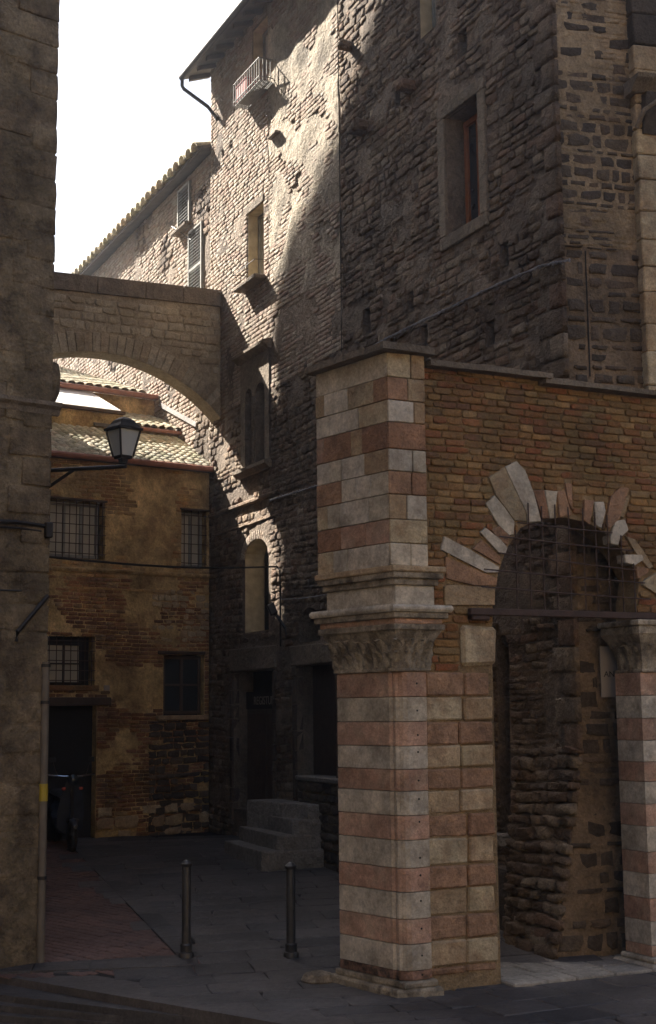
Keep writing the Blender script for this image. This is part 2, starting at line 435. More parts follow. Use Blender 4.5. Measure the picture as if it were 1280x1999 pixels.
def wall_sheet(name, outline, holes, mat, parent, d=0.0, grid=.22, amp=.012, reveal=.25, reveal_mat=None, back=None, mdep=None):
    """wall surface in local (u,v) with real openings, reveals going in"""
    pts = []; edges = []
    def inpoly(p, poly):
        c = False; n = len(poly)
        for i in range(n):
            (x0, y0), (x1, y1) = poly[i], poly[(i + 1) % n]
            if (y0 > p[1]) != (y1 > p[1]) and p[0] < x0 + (p[1] - y0) / (y1 - y0) * (x1 - x0): c = not c
        return c
    def addloop(poly):
        b = len(pts); pts.extend(Vector((x, y)) for x, y in poly)
        n = len(poly); edges.extend((b + i, b + (i + 1) % n) for i in range(n))
    addloop(outline)
    for h in holes: addloop(h)
    nb = len(pts)
    us = [p[0] for p in outline]; vs = [p[1] for p in outline]
    u = min(us) + grid / 2
    while u < max(us):
        v = min(vs) + grid / 2
        while v < max(vs):
            p = (u + rng.uniform(-.3, .3) * grid, v + rng.uniform(-.3, .3) * grid)
            if inpoly(p, outline) and not any(inpoly(p, h) for h in holes): pts.append(Vector(p))
            v += grid
        u += grid
    V, E, F, ov, oe, of = delaunay_2d_cdt(pts, edges, [], 0, 1e-5)
    faces = []
    for f in F:
        c = (sum(V[i].x for i in f) / len(f), sum(V[i].y for i in f) / len(f))
        if inpoly(c, outline) and not any(inpoly(c, h) for h in holes): faces.append(tuple(f))
    fixed = set(i for i in range(len(V)) if any(o < nb for o in ov[i]))
    v3 = []
    for i, p in enumerate(V):
        dd = d + (mdep(p.x, p.y) if mdep else 0)
        if i not in fixed: dd += amp * noise.noise(Vector((p.x * 2.1, p.y * 2.1, 5))) * 2
        v3.append((p.x, -dd, p.y))
    mb = MB(); mb.add(v3, faces); o = mb.build(name, mat, parent)
    # make faces look outward (-y)
    me = o.data
    if sum(p.normal.y * p.area for p in me.polygons) > 0: me.flip_normals()
    if holes:
        for h in holes:
            rb = MB(); n = len(h)
            vs2 = [(x, -(d + (mdep(x, y) if mdep else 0)), y) for x, y in h] + [(x, -(d - reveal), y) for x, y in h]
            rb.add(vs2, [(i, (i + 1) % n, n + (i + 1) % n, n + i) for i in range(n)])
            rb.build('reveal', reveal_mat or mat, parent)
            if back is not None:
                bb = MB(); bb.add([(x, -(d - reveal), y) for x, y in h], [tuple(range(len(h)))]); bb.build('shade_backing', back, parent)  # near-black sheet stands in for the unlit inside
    return o
def R4(u0, u1, v0, v1): return [(u0, v0), (u1, v0), (u1, v1), (u0, v1)]
def archpoly(u0, u1, v0, vs, vt, n=10):             # round-topped opening
    c = (u0 + u1) / 2; r = (u1 - u0) / 2
    return [(u0, v0), (u1, v0)] + [(c + r * math.cos(math.pi * i / n), vs + (vt - vs) * math.sin(math.pi * i / n)) for i in range(n + 1)]
def grow(r, g): return (r[0] - g, r[1] + g, r[2] - g, r[3] + g)

# ------------------------------------------------------------------ plan of the place
g0 = ground_at(788, 1952); C0 = (g0.x, g0.y)                  # front corner of the striped pier
A = Frame(C0[0], C0[1], math.sin(R(64)), math.cos(R(64)))
PLd = Vector((-math.sin(R(38)), math.cos(R(38)), 0))
PL = Frame(C0[0], C0[1], -PLd.x, -PLd.y)
b0 = ground_at(1146, 1895); bd = b0 - CAMP; bd.z = 0; b0 = b0 + bd.normalized() * .5; B0 = (b0.x, b0.y)
B = Frame(B0[0], B0[1], .435, -.900)
Cf = Frame(B0[0], B0[1], math.sin(R(76)), math.cos(R(76)))
l0 = ground_at(77, 1882); L0 = (l0.x, l0.y)
Lf = Frame(L0[0], L0[1], .777, .629)
uE = B.px(411, 700)[0]                                       # far end of the tall building
e = B.w(uE, 0, .02); F0 = (e.x, e.y)
Ff = Frame(F0[0], F0[1], .826, .563)
uA = B.px(431, 600)[0]; a0 = B.w(uA, 0, 0)
Rf = Frame(a0.x, a0.y, .900, .435)                           # bridge arch: x runs from lane to the tall building
print('C0', C0, 'B0', B0, 'L0', L0, 'F0', F0, 'uE', uE)

# ------------------------------------------------------------------ ground
def sheet(name, poly, zf, mat, step=.6, z=0.0):
    xs = [p[0] for p in poly]; ys = [p[1] for p in poly]
    mb = MB(); n = len(poly)
    mb.add([(x, y, zf(y) + z) for x, y in poly], [tuple(range(n))])
    return mb
s0 = ground_at(-60, 1897, 0); s1 = ground_at(500, 1993, 0)
sd = (s1 - s0); sd.z = 0; sd.normalize()
snrm = Vector((sd.y, -sd.x, 0))                              # towards the camera
if snrm.y > 0: snrm = -snrm
far_l = s0 - sd * 30; far_r = s1 + sd * 40
mb = MB()
poly = [(far_l.x, far_l.y), (far_r.x, far_r.y)]
ysr = [12.5, 14.5, 16.5, 18.5, 20.5]
q0 = s0 - snrm * .2
def online(y): return q0.x + sd.x * (y - q0.y) / sd.y
mb.add([(online(12.5), 12.5, 0), (online(-14), -14, 0), (60, -14, 0), (60, 12.5, 0)], [(0, 1, 2, 3)])
mb.add([(online(12.5), 12.5, 0), (60, 12.5, 0), (60, 20.5, .48), (online(20.5), 20.5, .48)], [(0, 1, 2, 3)])
mb.add([(online(20.5), 20.5, .48), (60, 20.5, .48), (60, 140, .48), (-60, 140, .48), (-60, 20.5, .48)], [(0, 1, 2, 3, 4)])
g = mb.build('ground', M['pave_joint'], None); g['kind'] = 'structure'
mb = MB(); mb.box(-140, 140, -140, 141, -.62, -.6)
g = mb.build('lower_ground', M['pave_joint'], None); g['kind'] = 'structure'
# fan of low steps at the lower left, going down towards the viewer
st = bpy.data.objects.new('street_steps', None); COL.objects.link(st); st['kind'] = 'structure'
ypx = [1897, 1921, 1943, 1964, 1984, 2010]
prev = None
for k in range(5):
    zt = -.004 if k == 0 else -.055 * k
    a_ = ground_at(-60, ypx[k], zt); bq = ground_at(505 + 35 * k, 1993 + 8 * k, zt)
    c_ = ground_at(-60, ypx[k + 1] + 3, zt); dq = ground_at(540 + 35 * k, 2001 + 8 * k, zt)
    ex = (a_ - bq) * 1.0
    back = snrm * -.35
    if k == 0: continue
    q = [(a_ + back + ex), (bq + back), dq, (c_ + ex)]
    mb = MB(); mb.prism([(p.x, p.y) for p in q], zt - .3, zt, .012)
    mb.build('step', M['pave'], st)
mb = MB()
a_ = s0 - sd * 6; bq = s1 + sd * 6
mb.prism([(a_.x, a_.y), (bq.x, bq.y), (bq - snrm * .5).to_tuple()[:2], (a_ - snrm * .5).to_tuple()[:2]], -.6, .012, .012)
mb.build('step', M['pave'], st)

# slabs of the street
W0 = Frame(0, 0, 1, 0)
def slabs(region, name, mat, parent, size, ang, z=0.0, limit=300, thick=.02, joint=.012, style='slab'):
    """lay slabs over the ground; region(x,y)->bool"""
    ca, sa = math.cos(ang), math.sin(ang); items = []
    v = -30
    while v < 30:
        h = rng.uniform(*size[1]); u = -30 + rng.uniform(0, .4)
        while u < 30:
            w = rng.uniform(*size[0]); cu, cv = u + w / 2, v + h / 2
            x = cu * ca - cv * sa; y = 14 + cu * sa + cv * ca
            if region(x, y): items.append((x, y, w - joint, h - joint))
            u += w
        v += h
    items.sort(key=lambda t: t[1] - 0 * t[0])
    vis = []
    for it in items:
        q = Vector((it[0], it[1], gz(it[1]))) - CAMP; zz = q.dot(fwd); X = q.dot(rt) / zz * FPX + 640
        vis.append((0 if -40 < X < 1320 else 1, it[1], it))
    vis.sort(key=lambda t: (t[0], t[1])); items = [t[2] for t in vis]
    nv = len(VAR[style]); Vs = []; Ts = []; rn = []; base = 0
    for i, (x, y, w, h) in enumerate(items):
        k = rng.randrange(nv); zz = gz(y) + z + rng.uniform(-.003, .003); slope = math.atan(.06) if 12.5 < y < 20.5 else 0
        if i < limit:
            me = shared_mesh(style, k, mat, name); o = bpy.data.objects.new(name, me); o.parent = parent
            o.rotation_mode = 'XYZ'
            Mx = Matrix.Translation((x, y, zz)) @ Matrix.Rotation(slope, 4, 'X') @ Matrix.Rotation(ang, 4, 'Z') @ Matrix.Rotation(R(-90), 4, 'X') @ Matrix.Diagonal((w, thick, h, 1))
            o.matrix_local = Mx; COL.objects.link(o)
        else:
            V, T = VAR[style][k]
            Mx = np.array(Matrix.Translation((x, y, zz)) @ Matrix.Rotation(slope, 4, 'X') @ Matrix.Rotation(ang, 4, 'Z') @ Matrix.Rotation(R(-90), 4, 'X') @ Matrix.Diagonal((w, thick, h, 1)))
            P = V @ Mx[:3, :3].T + Mx[:3, 3]
            Vs.append(P); Ts.append(T + base); base += len(V); rn.append(np.full(len(V), rng.random()))
    if Vs:
        me = fastmesh(name, np.concatenate(Vs), np.concatenate(Ts), (mat,), np.concatenate(rn)); link(name, me, parent, kind='stuff')
p0 = ground_at(352, 1876); p1 = ground_at(146, 1662); p2 = ground_at(-60, 1890)
def left_of_path(x, y):        # inside the reddish brick path
    t = (y - p0.y) / (p1.y - p0.y); xe = p0.x + (p1.x - p0.x) * t
    yf = p0.y + (p2.y - p0.y) * (x - p0.x) / (p2.x - p0.x)
    return x < xe and y > yf
def behind_steps(x, y): return (Vector((x, y, 0)) - s0).dot(snrm) < -.32
def inlane(x, y):
    dB = (x - B0[0]) * -.9 + (y - B0[1]) * -.435
    return dB > -.4 or (x - C0[0]) * A.Y.x + (y - C0[1]) * A.Y.y < .3
street = bpy.data.objects.new('street', None); COL.objects.link(street); street['kind'] = 'structure'
slabs(lambda x, y: 8.3 < y < 21 and -7 < x < 5 and behind_steps(x, y) and not left_of_path(x, y) and inlane(x, y), 'paving_slab', M['pave'], street, ((.45, .85), (.28, .42)), R(12), .004, 300, .018, .012)
path = bpy.data.objects.new('brick_path', None); COL.objects.link(path); path['kind'] = 'structure'
slabs(lambda x, y: 8 < y < 21 and -7 < x < 1 and left_of_path(x - .35, y + .35), 'brick', M['pathbrick'], path, ((.2, .24), (.09, .11)), R(-38), -.004, 300, .014, .008, 'brick')
def edging(pa, pb, wd, name='edging_stone'):
    d_ = pb - pa; d_.z = 0; L_ = d_.length; d_.normalize(); nn = Vector((-d_.y, d_.x, 0)); a = 0
    while a < L_:
        w = min(rng.uniform(.5, .8), L_ - a); q = [pa + d_ * (a + .005), pa + d_ * (a + w - .005), pa + d_ * (a + w - .005) + nn * wd, pa + d_ * (a + .005) + nn * wd]
        m_ = 4; vs = [(p.x, p.y, gz(p.y) - .05) for p in q] + [(p.x, p.y, gz(p.y) + .028) for p in q]
        mb = MB(); mb.add(vs, [(3, 2, 1, 0), (4, 5, 6, 7)] + [(i, (i + 1) % 4, 4 + (i + 1) % 4, 4 + i) for i in range(4)]); mb.build(name, M['pave'], street); a += w
edging(Vector((p1.x, p1.y, 0)), Vector((p0.x, p0.y, 0)), .22)
edging(Vector((p2.x, p2.y, 0)), Vector((p0.x, p0.y, 0)), -.3)
# pale threshold under the arch and darker pavement in front
pav = bpy.data.objects.new('pavement', None); COL.objects.link(pav); pav['kind'] = 'structure'
th = bpy.data.objects.new('threshold', None); COL.objects.link(th); th['kind'] = 'structure'
th.location = (C0[0], C0[1], 0); th.rotation_euler = (0, 0, A.rot)
mb_u = [.98, 1.32, 1.62, 2.02, 2.42, 2.9, 3.4]
for i in range(6):
    for j, (y0, y1) in enumerate(((-.12, .22), (.22, .62), (.62, 1.0))):
        mb = MB(); mb.box(mb_u[i] + .006 + j * .11, mb_u[i + 1] - .006 + j * .11, y0 + .006, y1 - .006, -.1, .05 - .004 * rng.random(), .012, .005)
        mb.build('threshold_slab', M['palepave'], th)
pav.location = (C0[0], C0[1], 0); pav.rotation_euler = (0, 0, A.rot)
for i in range(9):
    for j in range(3):
        mb = MB(); mb.box(.1 + i * .55 + .2 * j + .006, .1 + (i + 1) * .55 + .2 * j - .006, -.16 - .42 * (j + 1) + .006, -.16 - .42 * j - .006, -.1, .028 + .004 * rng.random(), .01, .003)
        mb.build('pavement_slab', M['pave'], pav)

# ------------------------------------------------------------------ the tall stone building (right and middle)
TB = wthing('stone_building', 'tall rubble stone building on the right with a sunlit upper wall and deep dark windows', 'building', B)
TOP = B.px(413, 128)[1] + .12
def bulge(u, v):
    return .36 * max(0, 1 - v / 1.9) ** 1.2 * max(0, 1 - max(0, -u - .7) / .6) if v < 1.9 and u > -1.4 else 0.0
w1 = B.rect(870, 231, 941, 421); w2 = B.rect(484, 420, 515, 539); w3a = B.rect(480, 760, 497, 914); w3b = B.rect(500, 750, 521, 900)
w3 = (w3a[0] - .03, w3b[1] + .03, w3b[2], w3b[3])
w4 = B.rect(478, 1085, 525, 1230); wb = B.rect(494, 62, 523, 165); wt = B.rect(818, -70, 851, 50)
d1 = B.rect(456, 1312, 535, 1590); d2 = B.rect(579, 1300, 660, 1565); fan = B.rect(583, 1222, 625, 1250)
d3 = B.rect(968, 1262, 1004, 1630)
print('B openings', w1, w2, w3, w4, wb, d1, d2, d3)
put = []
for (x, y, s_) in ((902, 84, .20), (777, 190, .15), (984, 498, .17), (716, 627, .22), (801, 590, .16), (957, 650, .17), (828, 655, .16)):
    u, v = B.px(x, y); put.append(R4(u - s_ / 2, u + s_ / 2, v - s_ * .8, v + s_ * .8))
for (x, y) in ((436, 300), (452, 286), (596, 720), (702, 160)):
    u, v = B.px(x, y); put.append(R4(u - .05, u + .05, v - .05, v + .05))
r4 = (w4[1] - w4[0]) / 2
arch4 = archpoly(w4[0], w4[1], w4[2], w4[3] - .05, B.px(505, 1052)[1])
archfan = archpoly(fan[0], fan[1], fan[2], fan[2] + .16, fan[2] + .46)
arch3 = archpoly(d3[0], d3[1], d3[2], d3[3] - .05, d3[3] + .12)
openings = [R4(*w1), R4(*w2), R4(*wb), R4(*wt), arch4, R4(*d1), R4(*d2), archfan, arch3, R4(*w3)]
zl = B.px(470, 985)[1]
outB = [(uE, -.05), (0, -.05)] + [(0, .2 * k) for k in range(1, 13)] + [(0, 3 + k) for k in range(9)] + [(0, TOP), (uE, TOP)]
wall_sheet('wall', outB, openings + put, M['rubble_mortar'], TB, grid=.2, amp=.02, reveal=.32, back=M['shade_and_board'], mdep=bulge)
fw1 = grow(w1, .15); fw3 = (w3[0] - .12, w3[1] + .12, w3[2] - .05, w3[3] + .42)
block_holes = [R4(fw1[0], fw1[1], fw1[2] - .02, fw1[3] + .06), R4(*grow(w2, .02)), R4(*grow(wb, .02)), R4(*grow(wt, .03)), archpoly(w4[0] - .10, w4[1] + .10, w4[2], w4[3] - .05, B.px(505, 1030)[1]),
               R4(d1[0] - .1, d1[1] + .1, d1[2] - .3, d1[3] + .35), R4(d2[0] - .14, d2[1] + .1, d2[2] - .3, d2[3] + .28), archfan, arch3, R4(*fw3)] + put
us = B.px(667, 400)[0]; up_ = B.px(525, 400)[0]
zsplit = B.px(450, 800)[1]
def noisy(u, v, s=1.0, k=0.0): return noise.noise(Vector((u * s, v * s, 9 + k)))
bl = courses(us, 0, -.02, TOP, (.055, .125), (.08, .34), block_holes, .014, 0, (.002, .030), warp=.09, rot=.07, mdep=bulge, keep=lambda u, v: noisy(u, v, 1.3) > -.33)
bl += courses(uE, us, -.02, zsplit, (.055, .12), (.08, .26), block_holes, .013, 0, (.003, .028), warp=.08, rot=.08, keep=lambda u, v: noisy(u, v, 1.5, 5) > -.36)
lay(bl, 'rubble', M['rubble'], TB, B, 'stone', 300)
bl = courses(uE, us, zsplit, TOP, (.058, .07), (.14, .24), block_holes, .010, 0, (.006, .018), warp=.04, rot=.012,
             keep=lambda u, v: not (u > up_ and v > 7.3 and noisy(u, v, 1.6) > .08))
lay(bl, 'brick', M['oldbrick'], TB, B, 'brick', 300)
# worn plaster over the sunny strip
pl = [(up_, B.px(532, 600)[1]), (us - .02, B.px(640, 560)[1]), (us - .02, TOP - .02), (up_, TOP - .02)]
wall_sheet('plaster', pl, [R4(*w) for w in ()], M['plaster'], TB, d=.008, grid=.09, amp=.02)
# quoins on the corner, seam downpipe line
q = []
v = .1; k = 0
while v < TOP:
    h = rng.uniform(.17, .28); L_ = rng.uniform(.3, .42) if k % 2 else rng.uniform(.18, .26)
    q.append((-L_ / 2 + .035, v + h / 2, L_, h - .015, bulge(-.05, v), .05, rng.uniform(-.03, .03))); v += h; k += 1
lay([b for b in q if b[1] > 1.9], 'ashlar', M['rubble'], TB, B, 'quoin', 300)
fl = courses(-1.08, .03, .03, 1.95, (.085, .15), (.12, .32), [], .012, 0, (.03, .085), warp=.06, rot=.10, mdep=bulge)
lay(fl, 'rubble', M['rubble'], TB, B, 'foot_stone', 200)
mb = MB(); uu = us; mb.tube([(uu, -.03, B.px(667, 690)[1]), (uu + .01, -.03, 8), (uu, -.03, TOP)], .006); mb.build('seam_wire', M['iron'], TB)

# right-hand face of the same building
uD = Cf.px(1243, 500)[0]
zsp = Cf.px(1150, 482)[1]
outC = [(0, -.05), (uD + 2.5, -.05), (uD + 2.5, TOP), (0, TOP)]
CB = bpy.data.objects.new('side_wall', None); COL.objects.link(CB); CB.parent = TB
CB.matrix_local = (Matrix.Translation(B.O) @ Matrix.Rotation(B.rot, 4, 'Z')).inverted() @ (Matrix.Translation(Cf.O) @ Matrix.Rotation(Cf.rot, 4, 'Z'))
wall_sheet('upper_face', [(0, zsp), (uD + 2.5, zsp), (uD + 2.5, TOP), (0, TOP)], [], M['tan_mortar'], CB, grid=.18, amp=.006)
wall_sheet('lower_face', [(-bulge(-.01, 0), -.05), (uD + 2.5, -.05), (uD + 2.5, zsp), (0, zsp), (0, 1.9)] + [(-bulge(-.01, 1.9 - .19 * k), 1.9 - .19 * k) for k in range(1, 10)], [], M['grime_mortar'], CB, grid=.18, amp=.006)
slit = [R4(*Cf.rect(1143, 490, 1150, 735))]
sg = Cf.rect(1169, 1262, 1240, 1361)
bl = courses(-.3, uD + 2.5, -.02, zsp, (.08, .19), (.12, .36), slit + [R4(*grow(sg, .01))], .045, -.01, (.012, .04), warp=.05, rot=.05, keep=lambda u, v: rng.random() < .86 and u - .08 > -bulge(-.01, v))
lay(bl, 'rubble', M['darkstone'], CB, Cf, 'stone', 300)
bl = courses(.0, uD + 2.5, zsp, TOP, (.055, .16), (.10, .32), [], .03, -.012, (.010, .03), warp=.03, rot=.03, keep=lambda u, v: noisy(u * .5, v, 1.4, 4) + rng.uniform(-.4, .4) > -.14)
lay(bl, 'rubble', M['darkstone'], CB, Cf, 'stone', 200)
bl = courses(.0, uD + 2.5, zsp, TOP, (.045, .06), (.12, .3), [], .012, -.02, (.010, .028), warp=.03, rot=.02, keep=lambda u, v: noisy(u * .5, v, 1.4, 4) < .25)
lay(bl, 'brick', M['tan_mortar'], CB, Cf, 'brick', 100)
mb = MB(); mb.box(*slit[0][0][:1], slit[0][1][0], -.006, -.002, slit[0][0][1], slit[0][2][1]); mb.build('groove_shade_strip', M['shade_and_board'], CB)  # flat strip on the face, the groove's shade given by colour alone

# body and roof of the building
mb = MB()
loc = lambda P: (P - B.O).dot(B.U), 
def toB(p): q = p - B.O; return (q.dot(B.U), q.dot(B.Y))
f1 = toB(Cf.w(8, 0, -.4)); f2 = toB(Cf.w(.35, 0, -.4))
mb.prism([(uE, .34), (uE, 9), (4, 12), f1, f2], 0, TOP - .05)
mb.build('core', M['rubble_mortar'], TB)
mb = MB(); mb.add([(uE, .34, 0), (uE, 0, 0), (uE, 0, TOP), (uE, .34, TOP)], [(0, 1, 2, 3)]); mb.build('end_wall', M['rubble_mortar'], TB)
# eave: boards, rafters, gutter
EZ = B.px(372, 131, .42)[1]; print('EZ', EZ)
rf = MB(); x0, x1 = uE - .32, 1.5
rf.add([(x0, -.36, EZ), (x1, -.36, EZ), (x1, 4, EZ + 1.5), (x0, 4, EZ + 1.5), (x0, -.36, EZ + .07), (x1, -.36, EZ + .07), (x1, 4, EZ + 1.6), (x0, 4, EZ + 1.6)],
       [(0, 3, 2, 1), (4, 5, 6, 7), (0, 1, 5, 4), (1, 2, 6, 5), (2, 3, 7, 6), (3, 0, 4, 7)])
roof = rf.build('roof', M['eavewood'], TB)
for i in range(28):
    x = x0 + .1 + i * .4
    mb = MB(); mb.add([(x, -.32, EZ - .08), (x + .07, -.32, EZ - .08), (x + .07, .05, EZ + .06), (x, .05, EZ + .06), (x, -.32, EZ), (x + .07, -.32, EZ), (x + .07, .05, EZ + .13), (x, .05, EZ + .13)],
       [(0, 3, 2, 1), (4, 5, 6, 7), (0, 1, 5, 4), (1, 2, 6, 5), (2, 3, 7, 6), (3, 0, 4, 7)]); mb.build('rafter', M['eavewood'], roof)
mb = MB(); mb.tube([(x0, -.41, EZ + .02), (x1, -.41, EZ + .02)], .055, 10); mb.build('gutter', M['iron'], roof, True)
dp = [(x0 + .03, -.41, EZ), (x0 + .03, -.41, EZ - .14), (x0 + .06, -.39, EZ - .2), (uE + .12, -.10, EZ - .62), (uE + .42, -.05, EZ - .95)]
mb = MB(); mb.tube(dp, .032, 8); mb.build('downpipe', M['iron'], roof, True)

# --- openings of the tall building
def frame_parts(u0, u1, v0, v1, t, d0, d1, mat, parent, names=('lintel', 'sill', 'jamb'), ext=.0):
    mb = MB(); mb.box(u0 - t, u1 + t, -d1, -d0, v1, v1 + t, .01, .003); mb.build(names[0], mat, parent)
    mb = MB(); mb.box(u0 - t - ext, u1 + t + ext, -d1 - ext * .6, -d0, v0 - t, v0, .01, .003); mb.build(names[1], mat, parent)
    for a_, b_ in ((u0 - t, u0), (u1, u1 + t)):
        mb = MB(); mb.box(a_, b_, -d1, -d0, v0 + .003, v1 - .003, .01, .003); mb.build(names[2], mat, parent)
def window_sash(r, d, mat, parent, nx=2, ny=1, t=.045, glass=None, pane=True):
    u0, u1, v0, v1 = r
    fm = MB()
    fm.box(u0, u1, -d - .05, -d, v1 - t, v1, .004); fm.box(u0, u1, -d - .05, -d, v0, v0 + t, .004)
    for i in range(nx + 1):
        c = u0 + (u1 - u0) * i / nx; a_ = max(u0, c - t / 2) if i else u0; b_ = a_ + t if i < nx else u1
        a_ = b_ - t; fm.box(a_, b_, -d - .045, -d + .002, v0 + t, v1 - t, .004)
    for j in range(1, ny):
        c = v0 + (v1 - v0) * j / ny; fm.box(u0 + t, u1 - t, -d - .04, -d + .004, c - t * .35, c + t * .35, .003)
    w = fm.build('window', mat, parent)
    if pane:
        pm = MB(); pm.box(u0 + .01, u1 - .01, -d - .015, -d - .008, v0 + .01, v1 - .01); pm.build('pane', glass or M['glass'], w)
    return w
# big window, grey stone frame, brown casement
frame_parts(*w1, .15, -.05, .035, M['cap_stone'], TB)
window_sash((w1[0] + .06, w1[1] - .06, w1[2] + .02, w1[3] - .05), -.24, M['wood'], TB, 2, 1, .07)
mb = MB(); mb.box(w1[1] - .13, w1[1] - .015, .06, .12, w1[2] + .04, w1[3] - .3, .006); mb.build('shutter_leaf', M['wood'], TB)
# narrow window over the sill slab
def cream_reveal(poly, parent, dep=.26, inset=.004):
    n = len(poly); c = (sum(p[0] for p in poly) / n, sum(p[1] for p in poly) / n)
    P = [(c[0] + (x - c[0]) * .985, c[1] + (y - c[1]) * .992) for x, y in poly]
    mb = MB(); mb.add([(x, .0, y) for x, y in P] + [(x, dep, y) for x, y in P], [(i, (i + 1) % n, n + (i + 1) % n, n + i) for i in range(n)])
    return mb.build('plaster_reveal', M['reveal'], parent)
for r in (w2, wb, wt):
    cream_reveal(R4(*r), TB)
    window_sash((r[0] + .01, r[1] - .01, r[2] + .01, r[3] - .02), -.2, M['shutter'], TB, 2, 1, .05, M['palepanel'])
mb = MB(); mb.box(w2[0] - .04, w2[1] + .04, -.03, .02, w2[3], w2[3] + .12, .01); mb.build('lintel', M['cap_stone'], TB)
mb = MB(); mb.box(w2[0] - .12, w2[1] + .1, -.2, .1, w2[2] - .07, w2[2], .012, .004); mb.build('sill', M['cap_stone'], TB)
mb = MB(); mb.tube([(w2[0] - .1, 0, w2[2] + .22), (w2[0] - .1, -.2, w2[2] + .2), (w2[1] + .12, -.2, w2[2] + .2), (w2[1] + .12, 0, w2[2] + .22)], .006); mb.build('railing', M['iron'], TB)
# two-light window with hood and sill
hx0, hz = B.px(459, 702, .1); hx1, _ = B.px(531, 665, .1)
mb = MB(); mb.sweep([(0, 0), (.05, 0), (.10, .05), (.15, .07), (.15, .11), (0, .16)], w3[0] - .2, w3[1] + .16, w3[3] + .42); mb.build('hood_moulding', M['cap_stone'], TB)
mb = MB(); mb.sweep([(0, 0), (.06, .0), (.13, .06), (.13, .11), (0, .12)], w3[0] - .2, w3[1] + .18, w3[2] - .12); mb.build('sill', M['cap_stone'], TB)
mid = (w3a[1] + w3b[0]) / 2
lightsA = archpoly(w3[0] + .05, mid - .06, w3[2] + .0, w3[3] - .17, w3[3] - .02, 8); lightsB = archpoly(mid + .06, w3[1] - .05, w3[2] + .0, w3[3] - .17, w3[3] - .02, 8)
def plate_holes(outer, holes, d0, d1, mat, name, parent):
    o = wall_sheet(name, outer, holes, mat, parent, d=d1, grid=.5, amp=0, reveal=d1 - d0 + .1)
    return o
sub = bpy.data.objects.new('stone_surround', None)
plate_holes([(fw3[0], w3[2]), (fw3[1], w3[2]), (fw3[1], w3[3] + .42), (fw3[0], w3[3] + .42)], [lightsA, lightsB], -.1, .03, M['cap_stone'], 'window_surround', TB)
for a_, b_ in ((w3[0] + .02, mid - .03), (mid + .03, w3[1] - .02)):
    mb = MB(); mb.box(a_, b_, .12, .14, w3[2], w3[3]); mb.build('window_panel', M['palepanel'], TB)
mb = MB(); mb.tube([(mid, -.035, w3[2]), (mid, -.035, w3[3] - .18)], .03, 8); mb.build('colonnette', M['cap_stone'], TB, True)
# tall arched window with brick arch
cream_reveal(arch4, TB, .3)
uu0, uu1 = w4[0], w4[1]
mb = MB(); mb.box(uu0 + .55 * (uu1 - uu0), uu1 - .01, .20, .24, w4[2], w4[3] + .02, .004); ws = mb.build('window', M['darkwood'], TB)
mb = MB(); mb.box(uu0 + .62 * (uu1 - uu0), uu1 - .06, .185, .199, w4[2] + .06, w4[3] - .08); mb.build('pane', M['reveal'], ws)
cA = (uu0 + uu1) / 2; zA = w4[3] - .05; rA = (uu1 - uu0) / 2; rz = B.px(505, 1052)[1] - zA
for i in range(22):
    a_ = math.pi * (i + .5) / 22
    x, z = cA + math.cos(a_) * (rA + .07), zA + math.sin(a_) * (rz + .07)
    o = bpy.data.objects.new('arch_brick', shared_mesh('brick', i % 10, M['oldbrick'], 'brick')); COL.objects.link(o); o.parent = TB
    o.location = (x, 0, z); o.scale = (.13, .02, math.pi * (rA + .07) / 22 * .85); o.rotation_euler = (0, -a_, 0)
# string courses
def course_line(pa, pb, prof, name, mat=M['rubble'], seg=16):
    u0, v0 = B.px(*pa); u1, v1 = B.px(*pb)
    mb = MB(); mb.sweep(prof, u0, u1, (v0 + v1) / 2 - .03, seg, .008); mb.build(name, mat, TB)
course_line((413, 1010), (548, 960), [(0, 0), (.07, .02), (.07, .05), (0, .09)], 'string_course')
course_line((420, 1045), (548, 1000), [(0, 0), (.04, .01), (.04, .03), (0, .05)], 'string_course')
# corbel stones and bracket shelf
for (x, y, w_, h_, p_) in ((792, 168, .2, .12, .22), (700, 248, .26, .14, .2), (672, 88, .14, .12, .18)):
    u, v = B.px(x, y, .1); mb = MB(); mb.box(u - w_ / 2, u + w_ / 2, -p_, .1, v - h_ / 2, v + h_ / 2, .03, .012); mb.build('corbel_stone', M['rubble'], TB)
u, v = B.px(540, 266); mb = MB(); mb.box(u - .13, u + .17, -.1, .05, v - .02, v + .02, .006, .003); mb.build('small_shelf', M['cap_stone'], TB)
# doors
def lintel_stone(r, h, d, mat=M['cap_stone'], ext=.12):
    mb = MB(); mb.box(r[0] - ext, r[1] + ext, -d, .1, r[3], r[3] + h, .015, .006); return mb.build('lintel', mat, TB)
lintel_stone(d1, .34, .03); lintel_stone(d2, .27, .04, M['cap_stone'])
for r in (d1, d2):
    for a_, b_ in ((r[0] - .1, r[0]), (r[1], r[1] + .1)):
        z = r[2] - .25
        while z < r[3] - .01:
            h = min(rng.uniform(.2, .4), r[3] - z); mb = MB(); mb.box(a_, b_, -.03, .1, z + .004, z + h - .004, .01, .004); mb.build('jamb_stone', M['darkstone'], TB); z += h
dr = MB(); dr.box(d1[0], d1[1], .22, .27, d1[2] - .3, d1[3] - .5); dw = dr.build('door', M['darkwood'], TB)
for i in range(2):
    c0 = d1[0] + .04 + i * (d1[1] - d1[0]) / 2; mb = MB(); mb.box(c0, c0 + (d1[1] - d1[0]) / 2 - .08, .205, .218, d1[2], d1[3] - .62, .004); mb.build('door_panel', M['beam'], dw)
